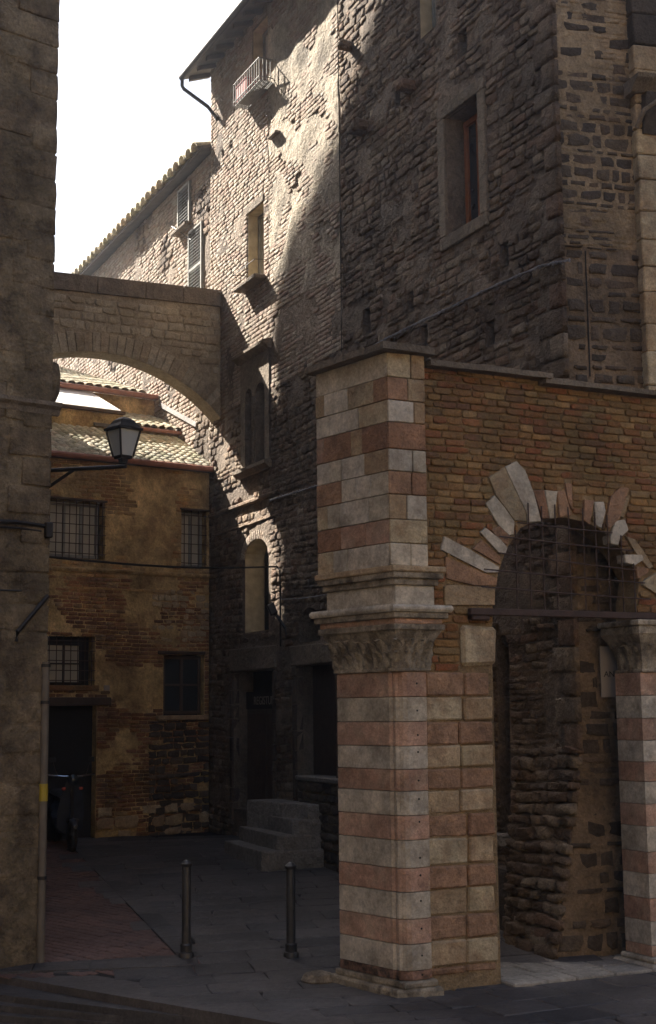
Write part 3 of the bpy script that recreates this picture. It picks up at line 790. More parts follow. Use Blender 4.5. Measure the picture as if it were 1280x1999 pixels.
# carved letters board above the door
sbm = MB(); sbm.box(d1[0] + .08, d1[1], .17, .19, B.px(500, 1384)[1], B.px(500, 1352)[1] + .02); sb = sbm.build('name_board', M['shade_and_board'], TB)
def text(name, body, size, mat, parent, loc, rot=(R(90), 0, 0), ext=.002, sx=1.0, align='CENTER'):
    cu = bpy.data.curves.new(name, 'FONT'); cu.body = body; cu.size = size; cu.extrude = ext; cu.align_x = align; cu.align_y = 'CENTER'
    to = bpy.data.objects.new(name, cu); COL.objects.link(to)
    dg = bpy.context.evaluated_depsgraph_get(); me = bpy.data.meshes.new_from_object(to.evaluated_get(dg)); bpy.data.objects.remove(to)
    me.materials.clear(); me.materials.append(mat)
    o = link(name, me, parent); o.location = loc; o.rotation_euler = rot; o.scale = (sx, 1, 1); return o
text('lettering', 'REGISTURE', .17, M['sign'], sb, ((d1[0] + d1[1]) / 2 + .05, .166, B.px(505, 1368)[1]), sx=1.0)
dr = MB(); dr.box(d2[0], d2[1], .24, .29, d2[2] - .3, d2[3]); dr.build('door', M['darkwood'], TB)
dr = MB(); dr.box(d3[0], d3[1], .26, .30, d3[2], d3[3] + .14); dr.build('door', M['darkwood'], TB)
mb = MB(); mb.box(d3[0] - .1, d3[1] + .05, -.1, .2, d3[2] - .12, d3[2], .015, .006); mb.build('door_sill', M['stepstone'], TB)
mb = MB(); mb.box(d3[0] - .2, d3[1] + .05, -.12, .1, -.05, d3[2] - .3, .03, .02); mb.build('door_step', M['darkstone'], TB)

# ------------------------------------------------------------------ gabled neighbour beyond (sunlit)
GB = wthing('brick_building', 'sunlit brick building behind the arch with toothed tile eave and louvred shutters', 'building', B, uE)
G = Frame(*B.w(uE, 0, -.06).to_tuple()[:2], .435, -.900)
GB.location = G.w(0, 0); 
gt = G.px(404, 273, .26)[1]; gl = -12
print('G eave', gt, G.px(162, 528))
gs1 = G.rect(353, 378, 373, 432); gs2 = G.rect(374, 458, 397, 600)
wall_sheet('wall', [(gl, 0), (0, 0), (0, gt), (gl, gt)], [R4(*gs1), R4(*gs2)], M['rubble_mortar'], GB, grid=.25, amp=.02, reveal=.15, back=M['shade_and_board'])
bl = courses(gl, 0, 4.5, gt, (.062, .08), (.14, .26), [R4(*grow(gs1, .03)), R4(*grow(gs2, .03))], .012, 0, (.006, .022), warp=.05, rot=.015, keep=lambda u, v: noisy(u, v, .9, 2) < .25)
lay(bl, 'brick', M['oldbrick'], GB, G, 'brick', 300)
bl = courses(gl, 0, 4.5, gt, (.10, .15), (.14, .3), [R4(*grow(gs1, .03)), R4(*grow(gs2, .03))], .02, 0, (.01, .04), warp=.05, rot=.05, keep=lambda u, v: noisy(u, v, .9, 2) >= .25)
lay(bl, 'rubble', M['rubble'], GB, G, 'stone', 200)
mb = MB(); mb.prism([(gl, .16), (0, .16), (0, 6), (gl, 6)], 0, gt); mb.build('core', M['rubble_mortar'], GB)
rf = MB(); rf.add([(gl, -.22, gt - .02), (.02, -.22, gt - .02), (.02, 4, gt + 1.3), (gl, 4, gt + 1.3), (gl, -.22, gt + .04), (.02, -.22, gt + .04), (.02, 4, gt + 1.4), (gl, 4, gt + 1.4)],
       [(0, 3, 2, 1), (4, 5, 6, 7), (0, 1, 5, 4), (1, 2, 6, 5), (2, 3, 7, 6), (3, 0, 4, 7)])
groof = rf.build('roof', M['eavewood'], GB)
def tile_variants(n=6, seed=5):
    r = random.Random(seed); out = []
    for _ in range(n):
        V = []; nseg = 6
        for layer in (0, 1):                    # outer, inner
            for (yy, k) in ((0, 1.0), (1, .84)):
                for i in range(nseg + 1):
                    a = math.pi * i / nseg; rr = (.5 if layer == 0 else .42) * k
                    V.append((math.cos(a) * rr + r.uniform(-.012, .012), yy, math.sin(a) * rr * 1.0 + (0.0 if yy == 0 else -.05) + r.uniform(-.012, .012)))
        T = []; m_ = nseg + 1
        for i in range(nseg):
            T += [(i, i + 1, m_ + i + 1), (i, m_ + i + 1, m_ + i)]
            b_ = 2 * m_; T += [(b_ + i + 1, b_ + i, b_ + m_ + i), (b_ + i + 1, b_ + m_ + i, b_ + m_ + i + 1)]
            T += [(i + 1, i, b_ + i), (i + 1, b_ + i, b_ + i + 1)]
        out.append((np.array(V), np.array(T, dtype=np.int32)))
    return out
VAR['tile'] = tile_variants()
def tiles(parent, u0, u1, y0, z0, slope, run, pitch, row, limit=300, keep=None):
    """barrel tiles on a roof plane: front edge at local y0 height z0, rising with slope"""
    ang = math.atan(slope); items = []
    nr = int(run / (row * math.cos(ang))); nc = int((u1 - u0) / pitch)
    for j in range(nr):
        for i in range(nc):
            u = u0 + (i + .5) * pitch + rng.uniform(-.008, .008); s_ = j * row + rng.uniform(-.012, .012)
            y = y0 + s_ * math.cos(ang); z = z0 + s_ * math.sin(ang)
            if keep is None or keep(u, y): items.append((u, y, z, rng.uniform(-.05, .05)))
    Vs = []; Ts = []; rn = []; base = 0
    for k, (u, y, z, yaw) in enumerate(items):
        Mx = Matrix.Translation((u, y, z)) @ Matrix.Rotation(ang, 4, 'X') @ Matrix.Rotation(yaw, 4, 'Z') @ Matrix.Diagonal((pitch * 1.0, row * 1.35, pitch * .75, 1))
        vi = rng.randrange(6)
        if k < limit:
            o = bpy.data.objects.new('tile', shared_mesh('tile', vi, M['tile'], 'tile')); o.parent = parent; o.matrix_local = Mx; COL.objects.link(o)
        else:
            V, T = VAR['tile'][vi]; Mn = np.array(Mx); P = V @ Mn[:3, :3].T + Mn[:3, 3]
            Vs.append(P); Ts.append(T + base); base += len(V); rn.append(np.full(len(V), rng.random()))
    if Vs:
        link('tile', fastmesh('tile', np.concatenate(Vs), np.concatenate(Ts), (M['tile'],), np.concatenate(rn)), parent, kind='stuff')
tiles(groof, gl, 0, -.3, gt + .03, .3, 1.0, .3, .34)
for k, gs in enumerate((gs1, gs2)):
    mb = MB(); t = .04; u0, u1, v0, v1 = gs
    mb.box(u0 - t, u1 + t, -.06, .02, v1, v1 + t, .004); mb.box(u0 - t, u1 + t, -.06, .02, v0 - t, v0, .004)
    mb.box(u0 - t, u0 + .012, -.06, .02, v0, v1, .004); mb.box(u1 - .012, u1 + t, -.06, .02, v0, v1, .004)
    if k: mb.box(u0, u1, -.055, .01, v0 + (v1 - v0) * .52, v0 + (v1 - v0) * .56, .004)
    sh = mb.build('shutter', M['shutter'], GB)
    n = int((v1 - v0) / .055)
    for i in range(n):
        z = v0 + (i + .5) * (v1 - v0) / n
        mb = MB(); mb.add([(u0 + .012, -.05, z - .02), (u1 - .012, -.05, z - .02), (u1 - .012, -.005, z + .02), (u0 + .012, -.005, z + .02), (u0 + .012, -.05, z - .028), (u1 - .012, -.05, z - .028), (u1 - .012, -.005, z + .012), (u0 + .012, -.005, z + .012)],
               [(0, 1, 2, 3), (7, 6, 5, 4), (0, 4, 5, 1), (3, 2, 6, 7), (0, 3, 7, 4), (1, 5, 6, 2)]); mb.build('slat', M['shutter'], sh)
mb = MB(); mb.box(gs1[0] - .08, gs1[1] + .12, -.16, .02, gs1[2] - .10, gs1[2] - .045, .008); mb.build('sill', M['cap_stone'], GB)
# loose wire from the shutter
pa = G.px(335, 442, .05); pb = G.px(372, 468, .05)
mb = MB(); mb.tube([(pa[0], -.05, pa[1]), ((pa[0] + pb[0]) / 2 - .1, -.08, (pa[1] + pb[1]) / 2 + .08), (pb[0], -.05, pb[1])], .008, 5)
mb.build('wire', M['blackcable'], GB)

# ------------------------------------------------------------------ ochre house at the end of the lane
FB = wthing('ochre_house', 'low ochre brick house closing the lane, with mossy tiled roofs and barred windows', 'building', Ff)
gx = Ff.px(250, 903)[1]; GZ = gx
fw1_ = Ff.rect(62, 970, 204, 1093); fw2_ = Ff.rect(354, 995, 430, 1112); fw3_ = Ff.rect(60, 1240, 184, 1338); fd = Ff.rect(60, 1378, 185, 1655); fw4_ = Ff.rect(319, 1277, 398, 1396)
fw2_ = (fw2_[0], .0, fw2_[2], fw2_[3])
print('F', GZ, fw1_, fw2_, fw3_, fd, fw4_)
fd = (fd[0], fd[1], .2, fd[3])
hol = [R4(*x) for x in (fw1_, fw3_, fd, fw4_)] + [R4(fw2_[0], -.04, fw2_[2], fw2_[3])]
FLX = -5.2
wall_sheet('wall', [(FLX, .2), (.0, .2), (.0, GZ), (FLX, GZ)], hol, M['ochre_mortar'], FB, grid=.16, amp=.015, reveal=.22, back=M['shade_and_board'])
def fkeep(u, v):
    n = noisy(u * 1.0, v, 1.3, 7) - (.12 if u > -1.9 else 0)
    if v > fw1_[2] - .1 and u > fw1_[1] + .35: return n > .12 or u > fw2_[0] - .12 and u < fw2_[0] or rng.random() < .04
    return n > -.22
bh = [R4(*grow(x, .0)) for x in (fw1_, fw3_, fd, fw4_, fw2_)]
bl = courses(FLX, 0, .3, GZ, (.055, .068), (.12, .22), bh, .010, 0, (.004, .016), warp=.05, rot=.02, keep=fkeep)
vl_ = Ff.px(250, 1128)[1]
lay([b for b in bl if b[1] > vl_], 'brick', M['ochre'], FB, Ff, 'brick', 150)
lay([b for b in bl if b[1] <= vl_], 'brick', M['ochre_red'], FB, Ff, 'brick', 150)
xb_, zb_ = Ff.px(290, 1405)
lay(courses(xb_, 0, .3, zb_, (.07, .13), (.12, .26), [R4(*fw4_)], .014, 0, (.02, .045), warp=.04, rot=.06, keep=lambda u, v: rng.random() < .9), 'rubble', M['darkstone'], FB, Ff, 'stone', 150)
bl = courses(-1.0, 0, fw4_[3] + .2, fw2_[2] - .35, (.07, .11), (.10, .2), bh, .012, 0, (.015, .03), warp=.03, rot=.05, keep=lambda u, v: rng.random() < .5)
bl += courses(FLX, 0, .3, .95, (.10, .2), (.14, .4), bh, .015, 0, (.02, .05), warp=.03, rot=.05, keep=lambda u, v: rng.random() < .7)
lay(bl, 'rubble', M['tan_stone'], FB, Ff, 'stone', 120)
mb = MB(); mb.prism([(FLX, .23), (0, .23), (.35, 2.0), (-.2, 9.0), (FLX, 9)], 0, GZ - .02); mb.build('core', M['ochre_mortar'], FB)
# ledge lines
v = Ff.px(250, 1117)[1]
mb = MB(); mb.sweep([(0, 0), (.03, 0), (.05, .03), (.05, .05), (0, .07)], FLX, 0, v - .03, 20, .003); mb.build('ledge', M['ochre_mortar'], FB)
v = Ff.px(250, 1150)[1]
mb = MB(); mb.sweep([(0, 0), (.02, 0), (.02, .03), (0, .04)], FLX, 0, v - .03, 20, .004); mb.build('ledge', M['ochre'], FB)
# grilles
def grille(r, nx, ny, d, parent, rad=.007, mat=M['rust'], frame=False, oy=.0):
    u0, u1, v0, v1 = r
    for i in range(nx):
        u = u0 + (i + .5) * (u1 - u0) / nx; mb = MB(); mb.tube([(u, -d, v0 - oy), (u, -d, v1 + oy)], rad, 5); mb.build('grille_bar', mat, parent)
    for j in range(ny):
        v = v0 + (j + .5) * (v1 - v0) / ny; mb = MB(); mb.tube([(u0 - oy, -d - rad, v), (u1 + oy, -d - rad, v)], rad, 5); mb.build('grille_bar', mat, parent)
cream = simple('curtain', (.40, .34, .26), .8)
for r, nx, ny in ((fw1_, 11, 6), (fw2_, 4, 6)):
    w = window_sash((r[0] + .02, r[1] - .06, r[2] + .02, r[3] - .02), -.17, M['shutter'], FB, 4 if nx > 5 else 2, 1, .045, M['palepanel'])
    grille(r, nx, ny, .03 if nx > 5 else -.02, FB)
mb = MB(); mb.box(fw1_[0] - .05, fw1_[1] + .03, -.02, .03, fw1_[3], fw1_[3] + .035, .005); mb.build('lintel', M['beam'], FB)
mb = MB(); mb.box(fw2_[0] - .03, -.0, -.03, .03, fw2_[3], fw2_[3] + .03, .005); mb.build('lintel', M['beam'], FB)
window_sash((fw3_[0] + .02, fw3_[1] - .16, fw3_[2] + .02, fw3_[3] - .1), -.17, M['iron'], FB, 3, 2, .03, M['palepanel'])
grille(fw3_, 9, 5, .02, FB, .007, M['rust'])
mb = MB(); mb.box(fw3_[0], fw3_[1] + .06, -.05, .06, fw3_[2] - .08, fw3_[2], .01, .003); mb.build('sill', M['redbrick'], FB)
mb = MB(); mb.box(fd[0], fd[1] + .22, -.05, .08, fd[3], fd[3] + .12, .012, .004); mb.build('lintel_beam', M['beam'], FB)
window_sash((fw4_[0] + .02, fw4_[1] - .02, fw4_[2] + .02, fw4_[3] - .02), -.12, M['beam'], FB, 2, 2, .05, M['glass'])
mb = MB(); mb.box(fw4_[0] - .1, fw4_[1] + .0, -.05, .05, fw4_[3], fw4_[3] + .05, .01, .004); mb.build('lintel_beam', M['beam'], FB)
mb = MB(); mb.box(fw4_[0] - .12, fw4_[1] + .05, -.08, .05, fw4_[2] - .07, fw4_[2], .012, .004); mb.build('sill', M['tan_stone'], FB)
u, v = Ff.px(207, 1343); mb = MB(); mb.box(u - .045, u + .045, -.03, .0, v - .04, v + .04, .004); mb.build('house_number_plate', M['sign'], FB)
dr = MB(); dr.box(fd[0], fd[1], .15, .2, fd[2], fd[3]); dr.build('door', M['shade_and_board'], FB)  # door coloured near-black to paint the doorway's shade

# roofs of the ochre house
def roof_plane(parent, name, u0, u1, y0, z0, slope, run, mat, t=.05):
    mb = MB(); y1 = y0 + run; z1 = z0 + slope * run
    mb.add([(u0, y0, z0 - t), (u1, y0, z0 - t), (u1, y1, z1 - t), (u0, y1, z1 - t), (u0, y0, z0), (u1, y0, z0), (u1, y1, z1), (u0, y1, z1)],
           [(0, 3, 2, 1), (4, 5, 6, 7), (0, 1, 5, 4), (1, 2, 6, 5), (2, 3, 7, 6), (3, 0, 4, 7)])
    return mb.build(name, mat, parent)
ru1 = .28
r1 = roof_plane(FB, 'roof', FLX, ru1, -.05, GZ + .0, .47, 1.72, M['eavewood'])
tiles(r1, -4.6, ru1, -.10, GZ + .02, .47, 1.70, .135, .155, 300)
mb = MB(); mb.tube([(FLX, -.14, GZ - .0), (ru1, -.14, GZ - .0)], .045, 8); mb.build('gutter', M['gutter'], r1, True)
# clerestory wall behind it, white sheet on the left, tiled roofs above
zt = GZ + .47 * 1.65
uw = Ff.px(236, 800, -1.65)[0]
zw = Ff.px(170, 800, -1.65)[1]
wm = MB(); wm.box(FLX, uw + .05, 1.65, 1.8, zt - .3, zw, .01); wm2 = MB(); wm2.box(uw + .06, .5, 1.65, 1.8, zt - .3, Ff.px(300, 838, -1.65)[1], .01); wm2.build('upper_wall', M['ochre_mortar'], FB); wm.build('upper_wall', M['ochre_mortar'], FB)
mb = MB(); mb.box(FLX, uw + .05, 1.57, 1.65, zw - .02, zw + .03, .005); mb.build('fascia', M['beam'], FB)
ws = roof_plane(FB, 'sheet_roof', FLX, uw - .02, 1.61, zw + .05, .46, 1.4, M['whitesheet'], .03)
zm = Ff.px(300, 841, -1.7)[1]
m0 = Ff.px(300, 835, -1.25)
print('levels', GZ, zt, zw, zm)
r2 = roof_plane(FB, 'roof', uw - .5, .75, 1.6, zm, .36, 1.7, M['eavewood'])
tiles(r2, uw - .55, .75, 1.55, zm + .02, .36, 1.65, .15, .19, 300, keep=lambda u, y: u > uw - .05 - (y - 1.55) * .22)
mb = MB(); mb.tube([(uw + .1, 1.52, zm - .03), (.7, 1.52, zm - .03)], .035, 8); mb.build('gutter', M['gutter'], r2, True)
zu = Ff.px(200, 762, -2.9)[1]
r3 = roof_plane(FB, 'roof', -5.0, .9, 2.85, zu, .33, 5.0, M['eavewood'])
u3 = Ff.px(296, 772, -2.9)[0]
tiles(r3, -5.0, u3, 2.8, zu + .02, .33, 5.0, .17, .22, 300)
mb = MB(); mb.tube([(-5.0, 2.74, zu - .04), (u3 + .05, 2.74, zu - .04)], .05, 8); mb.build('gutter', M['gutter'], r3, True)
mb = MB(); mb.box(-5.2, u3 + .3, 2.95, 3.1, GZ, zu - .05); mb.build('upper_wall', M['ochre_mortar'], FB)
# lead flashing along the neighbour's wall
for (ax, ay, bx, by) in ((312, 790, 384, 830),):
    pa = G.px(ax, ay, .02); pb = G.px(bx, by, .02)
    A_ = G.w(pa[0], pa[1], .02); B_ = G.w(pb[0], pb[1], .02)
    hh = .045; n_ = -G.Y
    vs = []
    for P in (A_, B_):
        for (dz, dn) in ((hh, -.05), (hh, .012), (-.03, .03), (-.05, .0)):
            q_ = P + n_ * dn + Vector((0, 0, dz)) - Ff.O; vs.append((q_.dot(Ff.U), q_.dot(Ff.Y), q_.z))
    mb = MB(); mb.add(vs, [(0, 1, 5, 4), (1, 2, 6, 5), (2, 3, 7, 6), (3, 0, 4, 7), (0, 3, 2, 1), (4, 5, 6, 7)]); mb.build('flashing', M['lead'], FB)

# ------------------------------------------------------------------ bridge arch across the lane
BR = wthing('stone_arch', 'pale stone arch bridging the lane high between the two buildings', 'arch', Rf)
sp = Rf.px(421, 805); apx = Rf.px(195, 688)
ua, va = apx; us_, vs_ = sp
half = us_ - ua
ul = ua - half
top0 = Rf.px(110, 533); top1 = Rf.px(425, 568)
print('arch', sp, apx, top0, top1)
def vtop(u): return top0[1] + (top1[1] - top0[1]) * (u - top0[0]) / (top1[0] - top0[0])
# segmental intrados through spring points and apex
rise = va - vs_; Rad = (half ** 2 + rise ** 2) / (2 * rise); cz = va - Rad; th0 = math.asin(half / Rad)
NA = 26
intr = [(ua + Rad * math.sin(-th0 + 2 * th0 * i / NA), cz + Rad * math.cos(-th0 + 2 * th0 * i / NA)) for i in range(NA + 1)]
TH = .40
mb = MB()
prof = [(ul - 1.4, vs_ - .3), (ul, vs_ - .3)] + intr + [(us_ + .02, vs_ - .02), (.0, vs_ - .1), (0.0, vtop(0)), (ul - 1.4, vtop(ul - 1.4))]
n = len(prof)
# triangulated front/back with CDT
o1 = wall_sheet('spandrel_wall', prof, [], M['arch_mortar'], BR, d=0, grid=.2, amp=.008)
o2 = wall_sheet('spandrel_back', prof, [], M['arch_mortar'], BR, d=-TH, grid=.4, amp=.008); o2.data.flip_normals()
mb.add([(x, 0, y) for x, y in prof] + [(x, TH, y) for x, y in prof], [(i, (i + 1) % n, n + (i + 1) % n, n + i) for i in range(n)])
mb.build('soffit', M['arch_mortar'], BR)
ring = .30
nv = 34
for i in range(nv):
    a0_ = -th0 + 2 * th0 * (i + .06) / nv; a1_ = -th0 + 2 * th0 * (i + .94) / nv; rr = ring * rng.uniform(.92, 1.08)
    P = [(ua + (Rad + .0) * math.sin(a0_), cz + Rad * math.cos(a0_)), (ua + Rad * math.sin(a1_), cz + Rad * math.cos(a1_)), (ua + (Rad + rr) * math.sin(a1_), cz + (Rad + rr) * math.cos(a1_)), (ua + (Rad + rr) * math.sin(a0_), cz + (Rad + rr) * math.cos(a0_))]
    mb = MB(); mb.plate(P, -.05, .012 + rng.uniform(0, .01), .008); mb.build('voussoir', M['arch_stone'], BR)
# stones above the ring
def above(u, v):
    rr = math.hypot(u - ua, v - cz); return rr > Rad + ring + .03 and v < vtop(u) - .29 and u < -.03
bl = []
v = vs_
for b_ in courses(ul - .8, -.03, vs_, vtop(0) + .4, (.11, .15), (.14, .34), [], .02, 0, (.008, .03), rot=.03, warp=.02):
    u, v, w, h = b_[:4]
    if all(above(u + sx * w * .5, v + sz * h * .5) for sx in (-1, 1) for sz in (-1, 1)): bl.append(b_)
lay(bl, 'rubble', M['arch_stone'], BR, Rf, 'stone', 300)
cp = MB()
u = ul - 1.4; seg = []
while u < .05:
    w = rng.uniform(.5, .8); u2 = min(u + w, .06)
    mb = MB(); mb.add([(uu_, yy, zz_) for (uu_) in (u + .006, u2 - .006) for (yy, zz_) in ((-.05, vtop(uu_) - .26), (-.06, vtop(uu_) + .0), (TH * .5, vtop(uu_) + .07), (TH + .06, vtop(uu_)), (TH + .05, vtop(uu_) - .26))],
           [(0, 1, 2, 3, 4), (9, 8, 7, 6, 5), (0, 5, 6, 1), (1, 6, 7, 2), (2, 7, 8, 3), (3, 8, 9, 4), (4, 9, 5, 0)])
    mb.build('coping_slab', M['cap_stone'], BR); u = u2

# ------------------------------------------------------------------ left building
dB = Vector((-.435, .900, 0))
LB = wthing('left_building', 'tall shaded stained stone building filling the left edge, with cornices and a slim downpipe', 'building', Lf)
# front face goes up out of the picture; side profile throws the shadow on the sunlit wall
def toL(p): q = p - Lf.O; return (q.dot(Lf.U), q.dot(Lf.Y))
t0 = (Vector((L0[0], L0[1], 0)) - B.O).dot(dB); wL = (Vector((L0[0], L0[1], 0)) - B.O).dot(-B.Y)
print('L side: t0', t0, 'dist', wL)
sn = SUN.dot(-B.Y); kS = wL / sn; kt = SUN.dot(dB) * kS; kz = SUN.z * kS
def castpx(x, y): u, v = B.px(x, y); return (-u + kt, v + kz)
def castpt(P):                                               # where the sun ray through P crosses this building's side plane
    k = (wL - (P - B.O).dot(-B.Y)) / sn; q = P + SUN * k; return ((q - B.O).dot(dB), q.z)
lowpt = castpt(Ff.w(*Ff.px(215, 888), .12)); print('low', lowpt, castpx(548, 1100), castpx(548, 960))
hi = castpx(550, 1215)
profile = [(t0, -.6), (lowpt[0], -.6), (lowpt[0], hi[1] - .25), (castpx(549, 1200)[0], hi[1] - .1), castpx(549, 1000), castpx(545, 800), castpx(532, 650), castpx(541, 560), castpx(575, 450), castpx(640, 300), castpx(745, 0), (t0 + 3, castpx(745, 0)[1] + 1.2), (t0, castpx(745, 0)[1] + 1.2)]
vs = []
for (t, z) in profile:
    p = B.O - B.Y * wL + dB * t; q = toL(p); vs.append((q[0], q[1], z))
n = len(vs)
for (t, z) in profile:
    p = B.O - B.Y * wL + dB * t; q = toL(p); vs.append((q[0] - 9, q[1] + .0, z))
mb = MB(); mb.add(vs, [tuple(range(n)), tuple(range(n, 2 * n))[::-1]] + [(i, (i + 1) % n, n + (i + 1) % n, n + i) for i in range(n)])
LTOP = profile[-1][1]
mb.build('body', M['leftwall'], LB)
wall_sheet('front_wall', [(-7, -.1), (0, -.1), (0, LTOP), (-7, LTOP)], [], M['leftwall'], LB, d=.012, grid=.25, amp=.018)
bl = courses(-3.0, -.0, .0, 9.6, (.22, .42), (.3, .8), [], .006, .008, (.012, .032), warp=.05, rot=.01, keep=lambda u, v: noisy(u, v, .8, 3) > -.28)
lay(bl, 'ashlar', M['leftwall'], LB, Lf, 'stone', 300)
bl = [( -.14 - .07 * (i % 2), .12 + i * .28, .3 + .14 * (i % 2), .26, .01, .03, 0) for i in range(34)]
lay(bl, 'ashlar', M['leftwall'], LB, Lf, 'quoin')
def Lmould(px_, py_, prof, name, mat, ext=.08):
    u, v = Lf.px(px_, py_); mb = MB(); mb.sweep(prof, -7, ext, v, 24, .004); return mb.build(name, mat, LB)
Lmould(50, 805, [(0, 0), (.04, 0), (.06, .05), (.10, .08), (.10, .12), (0, .14)], 'cornice', M['cap_stone'])
# cable runs and pipe
def tube_px(fr, pts, r, d, mat, name, parent, n=6):
    P = []
    for p in pts:
        dd = p[2] if len(p) > 2 else d; u, v = fr.px(p[0], p[1], dd); P.append((u, -dd, v))
    mb = MB(); mb.tube(P, r, n); return mb.build(name, mat, parent, True)
tube_px(Lf, [(-40, 1016), (30, 1019), (85, 1027), (94, 1030, .02)], .022, .045, M['iron'], 'conduit', LB)
tube_px(Lf, [(-40, 1027), (30, 1030), (80, 1037)], .012, .035, M['iron'], 'conduit', LB)
tube_px(Lf, [(-40, 1151), (40, 1153), (90, 1162)], .009, .03, M['blackcable'], 'cable_run', LB)
tube_px(Lf, [(93, 1163, .05), (34, 1233, .05), (31, 1252, .04)], .022, .05, M['iron'], 'diagonal_brace', LB)
u0_, v0_ = Lf.px(84, 1292, .05); u1_, v1_ = Lf.px(73, 1870, .05)
mb = MB(); mb.tube([(-.02, -.05, v0_), (-.02, -.05, .06)], .038, 12); mb.build('downpipe', M['pipe'], LB, True)
za = Lf.px(82, 1530, .05)[1]; zb = Lf.px(82, 1564, .05)[1]
mb = MB(); mb.tube([(-.02, -.05, zb), (-.02, -.05, za)], .041, 12); mb.build('yellow_band', M['yellow'], LB, True)
for z in (.8, 2.4, v0_ - .05): mb = MB(); mb.tube([(-.02, -.05, z), (-.02, -.05, z + .03)], .045, 12); mb.build('pipe_clip', M['iron'], LB)
# rounded bay / corbel on the side
cy = Lf.px(100, 740)[1]
c_ = toL(Vector((L0[0], L0[1], 0)) + dB * .25 + (-B.Y) * -.0)
mb = MB(); z0_, z1_ = Lf.px(100, 780)[1], Lf.px(100, 700)[1]
mb.lathe([(.02, z0_ - .02), (.10, z0_), (.15, z0_ + .12), (.16, z1_ - .1), (.14, z1_), (.02, z1_ + .02)], (c_[0] + .0, c_[1]), 16); mb.build('rounded_corbel', M['leftwall'], LB, True)
u, v = Lf.px(92, 1030, .05)
mb = MB(); mb.box(u - .03, u + .04, -.10, -.0, v - .1, v + .05, .01); mb.build('pipe_bracket', M['iron'], LB)

# ------------------------------------------------------------------ building at the far right edge
DF = Frame(*Cf.w(uD, 0, .12).to_tuple()[:2], Cf.U.x, Cf.U.y)
DB = wthing('corner_pilaster', 'pale block pilaster with carved console at the upper right edge', 'pilaster', DF)
z = .0; k = 0
while z < 9.4:
    h = rng.uniform(.26, .36); mb = MB(); mb.box(.0, .62 + .02 * rng.random(), .0 - .01 * rng.random(), .5, z + .003, z + h - .003, .012, .006)
    zc = Cf.px(1250, 100)[1]
    mb.build('stone', M['tan_stone'] if z < zc else M['darkstone'], DB); z += h; k += 1
zc = DF.px(1255, 185)[1]
mb = MB(); mb.sweep([(-.3, 0), (.05, 0), (.12, .05), (.20, .09), (.22, .13), (-.3, .16)], -.07, .7, zc); mb.build('console_cornice', M['cap_stone'], DB)
mb = MB(); mb.sweep([(-.3, -.42), (.02, -.42), (.06, -.3), (.10, -.12), (.13, -.02), (-.3, -.0)], .06, .7, zc); mb.build('console', M['darkstone'], DB)
zc2 = DF.px(1240, 160)[1]
mb = MB(); mb.tube([(.0, -.0, zc - .36), (.03, -.12, zc - .22), (.16, -.2, zc - .13), (.5, -.22, zc - .1)], .025, 8); mb.build('console_moulding', M['cap_stone'], DB, True)

# ------------------------------------------------------------------ unseen house added behind the viewer; its sunlit front bounces light on shaded walls
OF = Frame(22, -9, -1, 0.05)
OH = wthing('light_bounce_house', 'added unseen ochre house that bounces sun onto the shaded fronts', 'building', OF)
holes_o = [R4(1.5 + i * 2.6, 2.6 + i * 2.6, 1.2 + j * 3.4, 3.0 + j * 3.4) for i in range(8) for j in range(4)]
wall_sheet('wall', [(0, -.6), (23, -.6), (23, 14), (0, 14)], holes_o, M['ochre_mortar'], OH, grid=1.0, reveal=.2, back=M['shade_and_board'])
mb = MB(); mb.prism([(0, .22), (23, .22), (23, 8), (0, 8)], -.6, 14); mb.build('core', M['ochre_mortar'], OH)
mb = MB(); mb.box(-.3, 23.3, -.6, 8.3, 14, 14.3, .02); mb.build('roof', M['eavewood'], OH)

OW = Frame(-9.5, -12, .0, 1)  # unseen block added to keep sky light off the shaded walls
OX = wthing('sky_blocking_house', 'added unseen plastered block that shuts out sky light from the left', 'building', OW)
holes_o = [R4(1.5 + i * 3.0, 2.8 + i * 3.0, 1.2 + j * 3.6, 3.2 + j * 3.6) for i in range(5) for j in range(4)]
wall_sheet('wall', [(0, -.6), (17, -.6), (17, 16), (0, 16)], holes_o, M['leftwall'], OX, grid=1.0, reveal=.2, back=M['shade_and_board'])
mb = MB(); mb.prism([(0, .22), (17, .22), (17, 8), (0, 8)], -.6, 16); mb.build('core', M['leftwall'], OX)

# ------------------------------------------------------------------ striped pier and brick arch wall
AW = wthing('arcade_wall', 'brick wall with striped pink and white stone pier, carved capital and round arch', 'wall', A)
lv = Vector((PLd.dot(A.U), PLd.dot(A.Y)))                   # left face direction in local (x, y)
def fp(a, b): return (lv.x * a + b, lv.y * a)                # a along the left face, b along the front face
TW = .30; WY = .06                                           # wall thickness, wall plane set back
a_sh = -PL.px(661, 1650)[0]; b_sh = A.px(841, 1650)[0]; a_up = -PL.px(629, 900)[0] ; b_up = A.px(832, 900)[0]
print('pier', a_sh, b_sh, a_up, b_up)
shaft = [fp(a_sh, 0), fp(.125, 0), fp(.105, .022), fp(.085, .012), fp(.06, .012), fp(.045, .03), fp(.035, .035), fp(.015, .05), fp(.0, .085), fp(.0, b_sh - .035), fp(.02, b_sh - .03), fp(.02, b_sh), fp(.09, b_sh), (b_sh, .34), fp(a_sh, .30)]
ys = [1310, 1360, 1409, 1457, 1503, 1546, 1594, 1642, 1697, 1744, 1797, 1846, 1898, 1948]
zs = [PL.px(788, y)[1] for y in ys]; zs[-1] = .14
